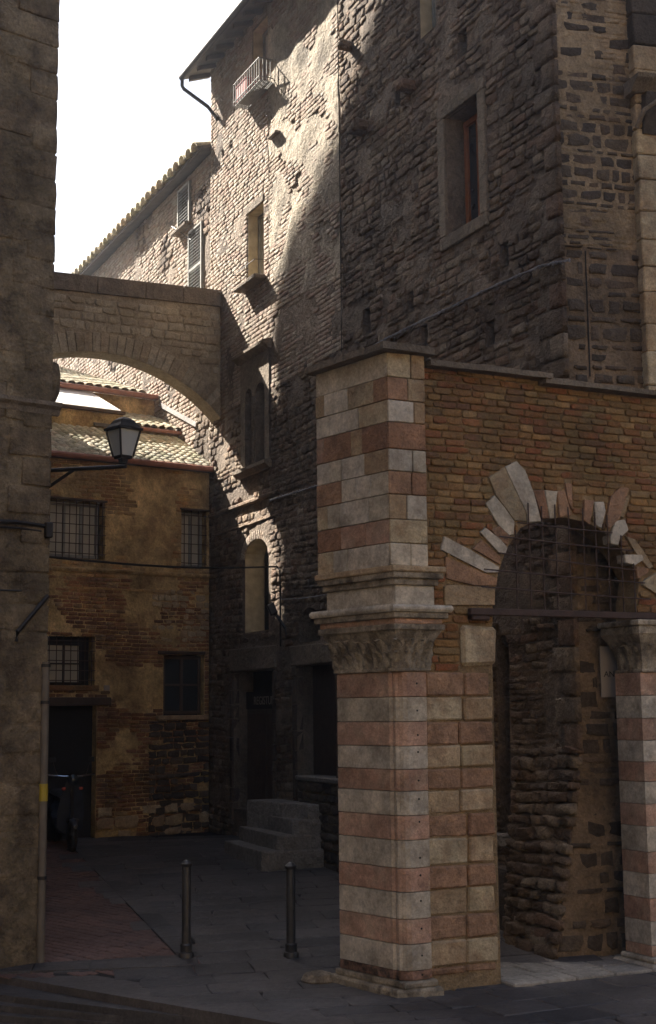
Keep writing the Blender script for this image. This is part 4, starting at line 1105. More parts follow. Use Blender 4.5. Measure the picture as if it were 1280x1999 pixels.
for i in range(13):
    jx, jy = rng.uniform(-.003, .003), rng.uniform(-.004, .002)
    mb = MB(); mb.prism([(x + jx, y + jy) for x, y in shaft], zs[i + 1] + .003, zs[i] - .003, .006)
    mb.build('pink_block' if i % 2 == 0 else 'white_block', M['grimy_pink'] if i == 12 else M['pink_marble'] if i % 2 == 0 else M['white_marble'], AW)
    # flanking wall blocks, same courses
    z0_, z1_ = zs[i + 1], zs[i]
    ur = A.px(972, 1650)[0]; m_ = b_sh + (ur - b_sh) * rng.uniform(.5, .62)
    for (x0_, x1_) in ((b_sh + .004, m_ - .006), (m_ + .006, ur + rng.uniform(-.01, .012))):
        mb = MB(); mb.box(x0_, x1_, WY - rng.uniform(.0, .02), WY + TW, z0_ + .006, z1_ - .006, .014, .007)
        mb.build('rose_block' if i % 2 == 0 else 'tan_block', M['rose_stone'] if i % 2 == 0 else M['tan_stone'], AW)
# dowel holes as flat near-black discs, their shade painted on the face
for i in range(13):
    zc = (zs[i] + zs[i + 1]) / 2 + rng.uniform(-.05, .05); uh = b_sh * .62
    mb = MB(); mb.lathe([(.009, 0), (.009, .004)], (0, 0), 8); o = mb.build('hole_shade_disc', M['shade_and_board'], AW); o.location = (uh, -.0005, zc); o.rotation_euler = (R(90), 0, 0)
# base
def offset(poly, k):                                         # grow a footprint about its centre
    cx = sum(p[0] for p in poly) / len(poly); cy = sum(p[1] for p in poly) / len(poly); out = []
    for x, y in poly:
        l = math.hypot(x - cx, y - cy); out.append((cx + (x - cx) * (1 + k / l), cy + (y - cy) * (1 + k / l)))
    return out
basep = [fp(a_sh, 0), fp(0, 0), fp(0, b_sh), (b_sh, .34), fp(a_sh, .3)]
mb = MB(); mb.prism(offset(basep, .045), .085, .138, .014); mb.build('base_moulding', M['carved'], AW)
b1 = offset(basep, .10); b1[0] = fp(a_sh + .12, -.05); b1[1] = fp(-.03, -.08)
mb = MB(); mb.prism(b1, -.02, .083, .02); mb.build('plinth', M['carved'], AW)
mb = MB(); q = fp(a_sh + .16, -.10); mb.lathe([(.02, -.02), (.13, -.01), (.15, .03), (.12, .08), (.05, .10), (.01, .10)], q, 12); mb.build('corner_boss', M['carved'], AW, True)
# capital: astragal, bell with leaves, abacus, mouldings
EX = .06
def foot(g_, a_end, b_end): return [fp(a_end + g_, -EX * 0 - g_), fp(-g_, -g_), fp(-g_, b_end + g_), (b_end + g_, .34), fp(a_end + g_, .34)]
zc1 = PL.px(788, 1303)[1]; zc0 = zs[0]
mb = MB(); mb.prism(foot(.02, a_sh, b_sh), zs[0] + .001, zc1, .008); mb.build('astragal', M['carved'], AW)
zcap = PL.px(770, 1231)[1]
cap = MB(); g1 = foot(.0, a_sh, b_sh); g2 = foot(.085, a_sh, b_sh); ng = len(g1)
lv_n = 5; vs = []
for q in range(lv_n + 1):
    t = q / lv_n; g_ = .0 + .085 * t ** 2.2; vs += [(x, y, zc1 + (zcap - zc1) * t) for x, y in foot(g_, a_sh, b_sh)]
cap.add(vs, [(q * ng + i, q * ng + (i + 1) % ng, (q + 1) * ng + (i + 1) % ng, (q + 1) * ng + i) for q in range(lv_n) for i in range(ng)] + [tuple(range(ng))[::-1], tuple(range(lv_n * ng, (lv_n + 1) * ng))])
capo = cap.build('capital', M['carved'], AW)
def leaf(base, tang, outw, w, h, curl):
    """acanthus-like leaf: lobed outline bending outwards at the tip"""
    mb = MB(); rows = 7; vs = []
    for r_ in range(rows + 1):
        t = r_ / rows; wid = w * (.55 + .5 * math.sin(t * math.pi * .9 + .3)) * (1.0 if r_ % 2 else .72) * (1 - .75 * t ** 4)
        zz = h * (t if t < .85 else .85 + (t - .85) * .1 - (t - .85) * .4); oo = curl * t ** 2.6 + .012
        for c_ in (-1, -.45, 0, .45, 1):
            ridge = .014 * (1 - abs(c_)) if c_ != 0 else .006
            p = base + tang * (wid * .5 * c_) + outw * (oo + ridge - .012 * abs(c_)) + Vector((0, 0, zz)); vs.append(p)
        for c_ in (-1, -.45, 0, .45, 1):
            p = base + tang * (wid * .5 * c_) + outw * (oo - .02) + Vector((0, 0, zz - .004)); vs.append(p)
    fs = []
    for r_ in range(rows):
        for i in range(4):
            a_ = r_ * 10 + i; b_ = a_ + 10; fs.append((a_, a_ + 1, b_ + 1, b_)); fs.append((a_ + 5, b_ + 5, b_ + 6, a_ + 6))
        fs.append((r_ * 10, r_ * 10 + 10, r_ * 10 + 15, r_ * 10 + 5)); fs.append((r_ * 10 + 4, r_ * 10 + 9, r_ * 10 + 19, r_ * 10 + 14))
    e_ = rows * 10; fs += [(e_ + i, e_ + i + 1, e_ + i + 6, e_ + i + 5) for i in range(4)]
    mb.add(vs, fs); return mb
L3 = Vector((lv.x, lv.y, 0)); nL = Vector((-lv.y, lv.x, 0)); 
if nL.x > 0: nL = -nL
H = zcap - zc1
for tier in (0, 1):
    nl = 6; hh = H * (.52 if tier == 0 else .9); cu_ = .07 if tier == 0 else .10
    for i in range(nl):
        a_ = a_sh * (i + (.5 if tier == 0 else 1.0)) / nl
        if a_ > a_sh: continue
        b = L3 * a_ + Vector((0, 0, zc1)) + nL * (.0 if tier == 0 else .008)
        leaf(b, L3, nL, a_sh / nl * .95, hh * rng.uniform(.93, 1.05), cu_ * 1.25).build('leaf', M['carved'], capo, True)
    nr = 3
    for i in range(nr):
        b_ = b_sh * (i + (.5 if tier == 0 else 1.0)) / nr
        b = Vector((b_, 0, zc1)) + Vector((0, -.0 if tier == 0 else -.008, 0))
        leaf(b, Vector((1, 0, 0)), Vector((0, -1, 0)), b_sh / nr * 1.05, hh * rng.uniform(.93, 1.05), cu_).build('leaf', M['carved'], capo, True)
    b = Vector((0, 0, zc1)); dg_ = (nL + Vector((0, -1, 0))).normalized()
    leaf(b, (L3 - Vector((1, 0, 0))).normalized(), dg_, .13, hh * 1.02, cu_ * 1.3).build('leaf', M['carved'], capo, True)
# abacus and the stack of mouldings above it
def z_at(y): return PL.px(768, y)[1]
def level(y0, y1, g_, name, mat, c=.008):
    mb = MB(); mb.prism(foot(g_, a_sh + .02, b_sh), z_at(y0) + .001, z_at(y1) - .001, c); return mb.build(name, mat, AW)
level(1231, 1219, .10, 'abacus', M['carved']); level(1219, 1208, .085, 'abacus', M['pink_marble']); level(1208, 1196, .12, 'moulding', M['carved'])
level(1196, 1182, .15, 'abacus', M['white_marble'], .02)
level(1182, 1143, .045, 'frieze_block', M['white_marble']); level(1143, 1130, .07, 'moulding', M['carved']); level(1130, 1118, .10, 'moulding', M['carved'])
level(1118, 1106, .115, 'cornice', M['tan_stone'], .01)
# upper pier: coursed facing stones on two faces
ysu = [1106, 1061, 1015, 966, 921, 877, 825, 782, 737, 689]
zu_ = [PL.px(762, y)[1] for y in ysu]
mb = MB(); mb.prism([fp(a_up - .02, -EX + .03), fp(.02, -EX + .03), fp(.02, b_up - .02), (b_up - .02, .5), fp(a_up - .02, .4)], zu_[0], zu_[-1]); mb.build('pier_core', M['tan_mortar'], AW)
UPL = bpy.data.objects.new('pier_left_face', None)
for i in range(9):
    z0_, z1_ = zu_[i], zu_[i + 1]
    pink = (i % 2 == 1)
    # left face stones
    a = 0.0
    while a < a_up - .01:
        w = rng.uniform(.16, .42) if i not in (8,) else .9
        if a_up - (a + w) < .1: w = a_up - a
        P = [fp(a + .004, -EX), fp(a + w - .004, -EX), fp(a + w - .004, -EX + .06), fp(a + .004 + (.0 if a else .05), -EX + .06)]
        jt = rng.uniform(-.005, .004)
        P = [(x + nL.x * jt, y + nL.y * jt) for x, y in P]
        mb = MB(); mb.prism(P, z0_ + .004, z1_ - .004, .004)
        mt = (M['pink_marble'] if rng.random() < .2 else M['tan_stone'] if rng.random() < .5 else M['white_marble'] if rng.random() < .4 else M['rose_stone']) if pink else (M['white_marble'] if rng.random() < .85 else M['tan_stone'])
        if i == 8: mt = M['white_marble']
        mb.build('facing_stone', mt, AW); a += w
    b = -EX
    while b < b_up - .01:
        w = rng.uniform(.14, .34)
        if b_up - (b + w) < .1: w = b_up - b
        mb = MB(); mb.box(b + .004, b + w - .004, -rng.uniform(.0, .008), .06, z0_ + .004, z1_ - .004, .006, .002)
        mb.build('facing_stone', rng.choice([M['tan_stone'], M['tan_stone'], M['rose_stone']] if pink else [M['tan_stone'], M['white_marble']]), AW); b += w
# brick wall with the arch opening
def P3(x, y): return A.px(x, y, -WY)
op = [P3(966, 1880), P3(1262, 1880), P3(1262, 1210), P3(1262, 1180), P3(1250, 1130), P3(1222, 1082), P3(1190, 1045), P3(1150, 1020), P3(1105, 1010), P3(1055, 1012), P3(1018, 1030), P3(990, 1070), P3(973, 1120), P3(963, 1185), P3(963, 1215), P3(966, 1230)]
uop = (A.px(972, 1650, -WY)[0], A.px(1262, 1650, -WY)[0])
op[0] = (uop[0], 0.02); op[1] = (uop[1], 0.02); op[2] = (uop[1], op[2][1]); op[3] = (uop[1], op[3][1]); op[15] = (uop[0], op[15][1])
v_top_l = P3(860, 722)[1]; v_top_m = P3(1055, 748)[1]; v_top_r = P3(1280, 778)[1]; um = P3(1055, 748)[0]
AE = 4.6
outl = [(b_sh, .0), (AE, .0), (AE, v_top_r), (um, v_top_r), (um, v_top_l), (b_up - .05, v_top_l), (b_up - .05, zs[0]), (b_sh, zs[0])]
print('wall top', v_top_l, v_top_m, v_top_r)
wall_sheet('wall', outl, [op], M['brick_mortar'], AW, d=-WY - .012, grid=.14, amp=.008, reveal=TW)
ob = wall_sheet('wall_back', outl, [op], M['brick_mortar'], AW, d=-WY - TW, grid=.5, amp=.0, reveal=.0); ob.data.flip_normals()
Z = lambda x, y: A.px(860 + x / 3.048, 880 + y / 3.048, -WY)
VS = [('w', [(385,105),(450,72),(495,120),(545,250),(588,415),(515,420),(505,370)]), ('t', [(290,165),(378,108),(500,370),(500,415),(435,410),(330,265)]),
 ('w', [(270,320),(320,272),(370,330),(432,420),(428,495),(400,500),(340,440)]), ('p', [(300,470),(345,450),(405,510),(390,560),(330,520)]),
 ('w', [(235,490),(265,462),(350,530),(388,575),(380,608),(340,605)]), ('p', [(195,585),(245,535),(350,635),(345,675)]),
 ('w', [(10,590),(30,515),(180,595),(335,690),(330,720),(262,722)]), ('p', [(35,635),(250,730),(325,760),(320,800),(200,800),(40,760)]),
 ('t', [(25,810),(60,800),(310,815),(310,915),(30,915)]), ('p', [(548,240),(610,238),(640,400),(600,400)]), ('w', [(615,238),(688,245),(680,300),(672,400),(645,400)]),
 ('p', [(692,245),(735,240),(772,380),(705,395)]), ('p', [(738,195),(775,200),(778,350),(755,300)]), ('p', [(850,295),(905,300),(880,440),(845,410)]),
 ('w', [(910,308),(965,305),(975,360),(950,460),(920,440)]), ('p', [(1010,270),(1070,220),(1110,230),(1060,400),(1000,460),(980,430)]), ('t', [(1080,290),(1120,270),(1082,400),(1066,395)]),
 ('w', [(1035,420),(1090,415),(1110,470),(1060,520),(1050,560),(1010,550),(1005,515)]), ('t', [(1100,510),(1150,530),(1200,600),(1255,690),(1230,700),(1150,600)]),
 ('w', [(1090,620),(1190,620),(1200,650),(1150,680),(1095,665)]), ('p', [(1160,690),(1240,700),(1225,730),(1170,760)]), ('t', [(1200,780),(1290,720),(1290,860),(1200,800)])]
vm = {'w': M['white_marble'], 't': M['tan_stone'], 'p': M['rose_stone']}
vh = []
for c_, P in VS:
    cxp = sum(p[0] for p in P) / len(P); cyp = sum(p[1] for p in P) / len(P)
    P = [(cxp + (p[0] - cxp) * 1.07, cyp + (p[1] - cyp) * 1.05) for p in P]
    Q = [Z(*p) for p in P]; vh.append(Q)
    mb = MB(); mb.plate(Q, -WY - .10, -WY + .012 + rng.uniform(0, .008), .008, .002); mb.build('voussoir', vm[c_], AW)
ux, vx = P3(897, 1222); u2x, v2x = P3(968, 1300)
mb = MB(); mb.box(ux, u2x, WY - .03, WY + TW, v2x, vx, .03, .012); mb.build('impost_stone', M['tan_stone'], AW)
stone_h = [R4(ux - .01, u2x + .01, v2x - .01, vx + .01)]
flank = R4(b_sh - .1, uop[0] + .02, -.1, zs[0])
bl = courses(b_up - .04, AE, zs[0] - .0, v_top_l, (.060, .074), (.13, .24), [op] + vh + stone_h, .012, -WY, (.006, .02), warp=.03, rot=.015,
             keep=lambda u, v: v < (v_top_l if u < um else v_top_r) - .02)
lay(bl, 'brick', M['redbrick'], AW, A, 'brick', 300)
# right pier of the arch, striped
zr0 = 0.05
PRX = uop[1]; nb = 13
for i in range(13):
    z0_, z1_ = zs[i + 1] * 1.0, zs[i] * 1.0
    if i == 12: z0_ = .12
    mb = MB(); mb.prism([(PRX - .03, WY - .05), (PRX + .28, WY - .05), (PRX + .28, WY + TW + .02), (PRX - .03, WY + TW + .02)], z0_ + .002, z1_ - .002, .004)
    mb.build('pink_block' if i % 2 == 0 else 'white_block', M['pink_marble'] if i % 2 == 0 else M['white_marble'], AW)
    mb = MB(); mb.box(PRX + .285, PRX + .9, WY, WY + TW, z0_ + .005, z1_ - .005, .01, .005)
    mb.build('rose_block' if i % 2 == 0 else 'tan_block', M['rose_stone'] if i % 2 == 0 else M['tan_stone'], AW)
pr = lambda g_: [(PRX - g_, WY - .05 - g_), (PRX + .28 + g_, WY - .05 - g_), (PRX + .28 + g_, WY + TW + g_), (PRX - g_, WY + TW + g_)]
mb = MB(); mb.prism(pr(.06), .07, .118, .015); mb.build('base_moulding', M['white_marble'], AW)
mb = MB(); mb.prism(pr(.11), -.02, .068, .02); mb.build('plinth', M['white_marble'], AW)
mb = MB(); mb.prism(pr(.025), zs[0], zc1, .008); mb.build('astragal', M['carved'], AW)
cm = MB(); vs = []
for q in range(5):
    t = q / 4; vs += [(x, y, zc1 + (zcap - zc1) * t) for x, y in pr(.005 + .10 * t ** 2)]
cm.add(vs, [(q * 4 + i, q * 4 + (i + 1) % 4, q * 4 + 4 + (i + 1) % 4, q * 4 + 4 + i) for q in range(4) for i in range(4)] + [(3, 2, 1, 0), (16, 17, 18, 19)])
cap2 = cm.build('capital', M['carved'], AW)
for k in range(3):
    leaf(Vector((PRX, WY + .0 + .12 * k, zc1)), Vector((0, 1, 0)), Vector((-1, 0, 0)), .13, H * .85, .10).build('leaf', M['carved'], cap2, True)
    leaf(Vector((PRX + .05 + .1 * k, WY - .05, zc1)), Vector((1, 0, 0)), Vector((0, -1, 0)), .11, H * .85, .08).build('leaf', M['carved'], cap2, True)
mb = MB(); mb.prism(pr(.11), zcap + .001, z_at(1212), .01); mb.build('abacus', M['carved'], AW)
mb = MB(); mb.prism(pr(.13), z_at(1212) + .001, z_at(1200), .01); mb.build('moulding', M['carved'], AW)
# coping stones
def copings(poly_top, name='coping_slab'): pass
zt_ = zu_[-1]
def coping_run(P0, P1, nrm, over, z0, z1, depth, n, thick=.06):
    d_ = (P1 - P0); Ln = d_.length; d_.normalize(); cuts = [0] + sorted(rng.uniform(.1, .9) for _ in range(n - 1)) + [1]
    for i in range(n):
        a_ = P0 + d_ * Ln * cuts[i]; b_ = P0 + d_ * Ln * cuts[i + 1]; ov = over + rng.uniform(-.02, .02); zq0 = z0 + (z1 - z0) * cuts[i]; zq1 = z0 + (z1 - z0) * cuts[i + 1]
        ov2 = over + rng.uniform(-.03, .02)
        poly = [(a_ + nrm * ov, zq0), (((a_ + b_) / 2) + nrm * (ov + ov2 + rng.uniform(-.02, .03)) / 2, (zq0 + zq1) / 2), (b_ + nrm * ov2, zq1), (b_ - nrm * depth, zq1), (a_ - nrm * depth, zq0)]
        m_ = len(poly); vs = [(p.x, p.y, z) for p, z in poly] + [(p.x, p.y, z + thick + rng.uniform(-.006, .006)) for p, z in poly]
        mb = MB(); mb.add(vs, [tuple(range(m_))[::-1], tuple(range(m_, 2 * m_))] + [(q, (q + 1) % m_, m_ + (q + 1) % m_, m_ + q) for q in range(m_)]); mb.build('coping_slab', M['cap_stone'], AW)
v2 = lambda t: Vector((t[0], t[1], 0))
coping_run(v2(fp(a_up + .06, -EX)), v2(fp(-.02, -EX)), nL, .10, zt_, zt_, .5, 2, .055)
coping_run(v2(fp(0, -EX - .08)), v2(fp(0, b_up + .06)), Vector((0, -1, 0)), .09, zt_ + .004, zt_ - .004, .4, 1, .06)
coping_run(v2((b_up + .03, WY)), v2((um + .05, WY)), Vector((0, -1, 0)), .13, v_top_l, v_top_l, TW + .05, 3, .05)
coping_run(v2((um - .02, WY)), v2((AE, WY)), Vector((0, -1, 0)), .12, v_top_r, v_top_r, TW + .05, 3, .05)

# iron grille in the arch head
GR = wthing('iron_grille', 'rusty iron bar grille filling the round brick arch head', 'grille', A)
gb = [((962, 1016 + 5), (1205, 1040))]
hb = [(1010, 1020, 1195, 1040), (975, 1047, 1237, 1075), (972, 1079, 1240, 1113), (945, 1111, 1258, 1138), (940, 1145, 1270, 1170)]
for (xa, ya, xb, yb) in hb:
    pa = A.px(xa, ya, -WY + .05); pb = A.px(xb, yb, -WY + .05)
    mb = MB(); mb.tube([(pa[0], WY - .05, pa[1]), ((pa[0] + pb[0]) / 2, WY - .048, (pa[1] + pb[1]) / 2 - .004), (pb[0], WY - .05, pb[1])], .007, 6); mb.build('bar', M['rust'], GR)
for (x, yt) in ((1005, 1035), (1030, 982), (1056, 988), (1082, 985), (1108, 990), (1136, 992), (1160, 1000), (1184, 1006), (1211, 1045), (1236, 1100)):
    pa = A.px(x, yt, -WY + .03); vbot = A.px(x, 1190 + (x - 1000) * .04, -WY + .03)[1]
    mb = MB(); mb.tube([(pa[0], WY - .035, pa[1]), (pa[0], WY - .035, vbot)], .0065, 6); mb.build('bar', M['rust'], GR)
pa = A.px(918, 1190, -WY + .07); pb = A.px(1290, 1206, -WY + .07)
vb_ = (pa[1] + pb[1]) / 2
mb = MB(); mb.box(pa[0], pb[0] + .3, WY - .08, WY - .025, vb_ - .03, vb_ + .03, .006); mb.build('flat_beam', M['rust'], GR)
mb = MB(); mb.box(pa[0] + .02, pa[0] + .2, WY - .07, WY + .02, vb_ - .075, vb_ - .03, .01); mb.build('beam_bracket', M['rust'], GR)

# ------------------------------------------------------------------ objects
# signs
sx = Cf.rect(1169, 1262, 1240, 1361, .05)
SG = wthing('wall_plaque', 'pale plaque with dark lettering fixed to the dark wall behind the arch', 'sign', Cf, sx[0], sx[2], .05)
mb = MB(); mb.box(0, sx[1] - sx[0], -.015, .0, 0, sx[3] - sx[2], .004); mb.build('plate', M['sign'], SG)
hp = sx[3] - sx[2]
text('lettering', 'ANTICA', .078, M['ink'], SG, (.03, -.018, hp * .45), ext=.0015, align='LEFT')
text('lettering', 'DI', .045, M['ink'], SG, (.15, -.018, hp * .28), ext=.0015, align='LEFT')
# bollards
def bollard(px_, py_, h, label):
    p = ground_at(px_, py_); t = thing('bollard', label, 'bollard', p, 0, 'iron bollards in the lane')
    r = .042
    mb = MB(); mb.lathe([(.07, -.02), (.072, .05), (.066, .065), (.055, .07), (.055, .12), (.058, .13), (.05, .145)], n=20); mb.build('base', M['bollard'], t, True)
    mb = MB(); mb.lathe([(r, .12), (r, h - .09), (r * .96, h - .07), (r * 1.0, h - .05)], n=20); mb.build('post', M['bollard'], t, True)
    mb = MB(); mb.lathe([(r * 1.05, h - .06), (r * 1.3, h - .045), (r * 1.32, h - .03), (r * 1.0, h - .022), (r * .75, h - .008), (r * .25, h + .002), (.002, h + .004)], n=20); mb.build('cap', M['chrome' if False else 'bollard'], t, True)
    return t
bollard(363, 1873, .90, 'dark iron bollard at the corner of the reddish brick path')
bollard(568, 1872, .87, 'dark iron bollard between the steps and the striped pier')
# lantern on a wall bracket
lu = Lf.w(0, 0); Lside = Frame(L0[0], L0[1], -dB.x, -dB.y)
tL = .9
base = Vector((L0[0], L0[1], 0)) + dB * tL
pl_ = None
# lantern axis: choose a point 14.4 m away along the ray
dlam = ray(240, 905); kk = 14.2 / dlam.y; lp = CAMP + dlam * kk
LT = thing('wall_lantern', 'dark glazed street lantern standing on an iron wall bracket over the lane', 'lantern', lp, B.rot + .3)
s_ = 14.2 / 2700
hb_ = 88 * s_; wt_ = 31 * s_; wb_ = 18 * s_
def ringq(w, z): return [(-w, -w, z), (w, -w, z), (w, w, z), (-w, w, z)]
def frust(w0, z0, w1, z1):
    mb = MB(); mb.add(ringq(w0, z0) + ringq(w1, z1), [(0, 1, 2, 3)[::-1], (4, 5, 6, 7), (0, 1, 5, 4), (1, 2, 6, 5), (2, 3, 7, 6), (3, 0, 4, 7)]); return mb
k7 = .78
frust(.03, 0, wb_ * k7 * .5, .05).build('foot', M['iron'], LT)
frust(wb_ * k7 * .9, .05, wb_ * k7, .08).build('bottom_ring', M['iron'], LT)
z1_ = 66 * s_
for (cx, cy) in ((-1, -1), (1, -1), (1, 1), (-1, 1)):
    mb = MB(); mb.tube([(cx * wb_ * k7, cy * wb_ * k7, .07), (cx * wt_ * k7, cy * wt_ * k7, z1_)], .012, 5); mb.build('corner_bar', M['iron'], LT)
for k in range(4):
    c0, c1 = [(-1, -1), (1, -1), (1, 1), (-1, 1)][k], [(1, -1), (1, 1), (-1, 1), (-1, -1)][k]; i_ = .93
    mb = MB(); mb.add([(c0[0] * wb_ * k7 * i_, c0[1] * wb_ * k7 * i_, .08), (c1[0] * wb_ * k7 * i_, c1[1] * wb_ * k7 * i_, .08), (c1[0] * wt_ * k7 * i_, c1[1] * wt_ * k7 * i_, z1_), (c0[0] * wt_ * k7 * i_, c0[1] * wt_ * k7 * i_, z1_)], [(0, 1, 2, 3)])
    mb.build('pane', M['lampglass_t'] if 'lampglass_t' in M else M['lampglass'], LT)
frust(wt_ * k7 * 1.14, z1_, wt_ * k7 * 1.18, z1_ + .025).build('top_ring', M['iron'], LT)
rm = MB(); pr_ = [(wt_ * k7 * 1.1, z1_ + .025), (wt_ * k7 * .8, z1_ + .07), (wt_ * k7 * .62, z1_ + .11), (wt_ * k7 * .3, z1_ + .14), (.01, z1_ + .15)]
vs = []
for w_, z in pr_: vs += ringq(w_, z)
rm.add(vs, [(q * 4 + i, q * 4 + (i + 1) % 4, q * 4 + 4 + (i + 1) % 4, q * 4 + 4 + i) for q in range(4) for i in range(4)] + [(3, 2, 1, 0), (16, 17, 18, 19)]); rm.build('cap', M['iron'], LT)
mb = MB(); mb.lathe([(.02, .09), (.03, .14), (.035, .22), (.02, .27), (.002, .28)], n=10); mb.build('bulb', M['lampglass'], LT, True)
# bracket
def side_pt(px_, py_, t): 
    return Vector((L0[0], L0[1], 0)) + dB * t
pw = Vector((L0[0], L0[1], 0)) + dB * 1.5; pw.z = lp.z - .03
BK = thing('lantern_bracket', 'black iron bracket with diagonal strut holding the street lantern', 'bracket', pw, 0)
tip = lp + (lp - pw) * .03; tip.z = lp.z - .03
loc_ = lambda p: (p - pw)
mb = MB(); mb.tube([Vector((0, 0, .0)), loc_(tip)], .022, 8); mb.build('arm', M['iron'], BK)
mid_ = pw + (tip - pw) * .55; lo = pw + Vector((0, 0, -.42))
mb = MB(); mb.tube([loc_(lo), loc_(mid_)], .018, 8); mb.build('strut', M['iron'], BK)
mb = MB(); mb.box(-.03, .03, -.03, .03, -.5, .12, .005); mb.build('wall_plate', M['iron'], BK)

# balcony with red box under the upper window
bu0, bu1 = B.px(484, 190)[0], B.px(535, 160)[0]; bz = B.px(500, 196)[1]; print('balc', bu0, bu1, bz, wb)
BC = wthing('window_balcony', 'small railed balcony with a red box below the upper window', 'balcony', B, (bu0 + bu1) / 2, bz, 0)
hw = (bu1 - bu0) / 2; dpt = .24; hh = .34; M['balc'] = simple('balcony_paint', (.20, .19, .17), .6)
for i in range(8):
    mb = MB(); mb.box(-hw, hw, -dpt * (i + .8) / 8, -dpt * i / 8, -.02, 0, .003); mb.build('floor_slat', M['balc'], BC)
mb = MB(); mb.tube([(-hw, 0, hh), (-hw, -dpt, hh), (hw, -dpt, hh), (hw, 0, hh)], .013, 6); mb.build('handrail', M['balc'], BC)
mb = MB(); mb.tube([(-hw, 0, .05), (-hw, -dpt, .05), (hw, -dpt, .05), (hw, 0, .05)], .010, 6); mb.build('bottom_rail', M['balc'], BC)
for i in range(12):
    x = -hw + 2 * hw * i / 11; mb = MB(); mb.tube([(x, -dpt, .0), (x, -dpt, hh)], .008, 5); mb.build('baluster', M['balc'], BC)
for x in (-hw, hw):
    for i in range(1, 4): mb = MB(); mb.tube([(x, -dpt * i / 4, .0), (x, -dpt * i / 4, hh)], .008, 5); mb.build('baluster', M['balc'], BC)
RB = wthing('red_box', 'dull red plant box standing inside the small upper balcony', 'box', B, bu0 + .3, bz + .002, .04)
mb = MB(); mb.box(-.2, .22, -.2, -.02, 0, .24, .01); mb.build('box_body', M['redbox'], RB)
mb = MB(); mb.box(-.21, .23, -.21, -.01, .24, .26, .005); mb.build('rim', M['redbox'], RB)

# cables
def cable(name, label, pts, r, mat, cat='cable'):
    P = [Vector(p) for p in pts]; o_ = P[0].copy(); mb = MB(); mb.tube([p - o_ for p in P], r, 6)
    o = mb.build(name, mat, None, True); o.location = o_; tag(o, label, cat); return o
P = []
for (x, y) in ((1112, 508), (1060, 518), (1000, 543), (940, 570), (880, 600), (820, 628), (760, 658), (700, 690), (640, 730)):
    u, v = B.px(x, y, .07); P.append(B.w(u, v, .07))
def twisted(P, r, name, label, mat, turns=26):
    dense = []
    for i in range(len(P) - 1):
        for k in range(8): dense.append(P[i].lerp(P[i + 1], k / 8))
    dense.append(P[-1]); tot = len(dense)
    o_ = dense[0].copy(); t = thing(name, label, 'cable', o_)
    for ph in (0, math.pi):
        pts = []
        for i, p in enumerate(dense):
            a = turns * 2 * math.pi * i / tot + ph
            pts.append(p - o_ + Vector((0, 0, 1)) * math.cos(a) * r + (-B.Y) * math.sin(a) * r)
        mb = MB(); mb.tube(pts, r * .85, 5); mb.build('strand', mat, t, True)
twisted(P, .012, 'power_cable', 'grey twisted cable rising across the rubble wall under the big window', M['cable'])
P = []
for (x, y) in ((526, 977), (560, 966), (600, 954), (640, 940), (700, 915)):
    u, v = B.px(x, y, .05); P.append(B.w(u, v, .05))
twisted(P, .012, 'power_cable', 'thin twisted cable on the wall beside the striped pier', M['cable'], 14)
pa = Lf.w(.05, Lf.px(88, 1086)[1], .0); pa = CAMP + ray(86, 1086) * (14.0 / ray(86, 1086).y)
u, v = B.px(540, 1106, .06); pb = B.w(u, v, .06)
pts = []
for i in range(13):
    t = i / 12; p = pa.lerp(pb, t); p.z -= .06 * math.sin(math.pi * t); pts.append(p)
u2_, v2_ = B.px(546, 1112, .06); pts.append(B.w(u2_, v2_, .06)); pts.append(B.w(u2_ + .01, v2_ - .4, .06)); u3_, v3_ = B.px(548, 1262, .06); pts.append(B.w(u2_ + .01, v3_, .06))
cable('span_cable', 'dark cable strung across the lane and bent down the wall', pts, .014, M['iron'])
P = [B.w(*B.px(x, y, .04), .04) for (x, y) in ((548, 1170), (590, 1168), (640, 1160), (700, 1145))]
cable('thin_wire', 'thin wire running over the dark wall above the arched fanlight', P, .007, M['cable'])
# flood lamp on the wall
u, v = B.px(530, 1188, .18)
FL = wthing('flood_lamp', 'black square flood lamp tilted on the wall beside the arched window', 'lamp', B, u, v, .18)
mb = MB(); mb.box(-.09, .09, -.05, .05, -.09, .07, .012); hd = mb.build('housing', M['blackcable'], FL); hd.rotation_euler = (R(25), 0, R(-20))
mb = MB(); mb.tube([(0.02, .03, -.05), (.12, .16, -.28), (.14, .17, -.42)], .022, 6); mb.build('arm', M['blackcable'], FL)

# stone steps up to the door and parapet
SP = wthing('stone_steps', 'four worn grey stone steps climbing to the dark doorway', 'steps', B, 0, 0, 0)
def step_at(pxl, pyl, pxr, pyr, z, tread, rise, depth_d):
    # front upper edge from left pixel to right pixel at height z
    a_ = ground_at(pxl, pyl, z); b_ = ground_at(pxr, pyr, z)
    A2 = a_ - B.O; B2 = b_ - B.O
    return (A2.dot(B.U), A2.dot(B.Y)), (B2.dot(B.U), B2.dot(B.Y))
gzb = gz(18.3)
P1L = ground_at(438, 1641, .58); P1R = ground_at(513, 1663, .58)
ed = P1R - P1L; ed.z = 0; Ls = ed.length; ed.normalize(); cl = Vector((-ed.y, ed.x, 0))
for i in range(3):
    z_ = .58 + .18 * i; o_ = P1L + cl * (.22 * i) - ed * (.05 * i)
    q = [o_, o_ + ed * (Ls * .5) - cl * .025, o_ + ed * (Ls - .06), o_ + ed * Ls + cl * .07, o_ + ed * (Ls - .03) + cl * (.82 - .22 * i), o_ + cl * (.82 - .22 * i)]
    mb = MB(); mb.prism([toB(p) for p in q], gzb - .12, z_, .02); mb.build('step', M['stepstone'], SP)
o_ = ground_at(482, 1561, 1.12); zq = 1.12
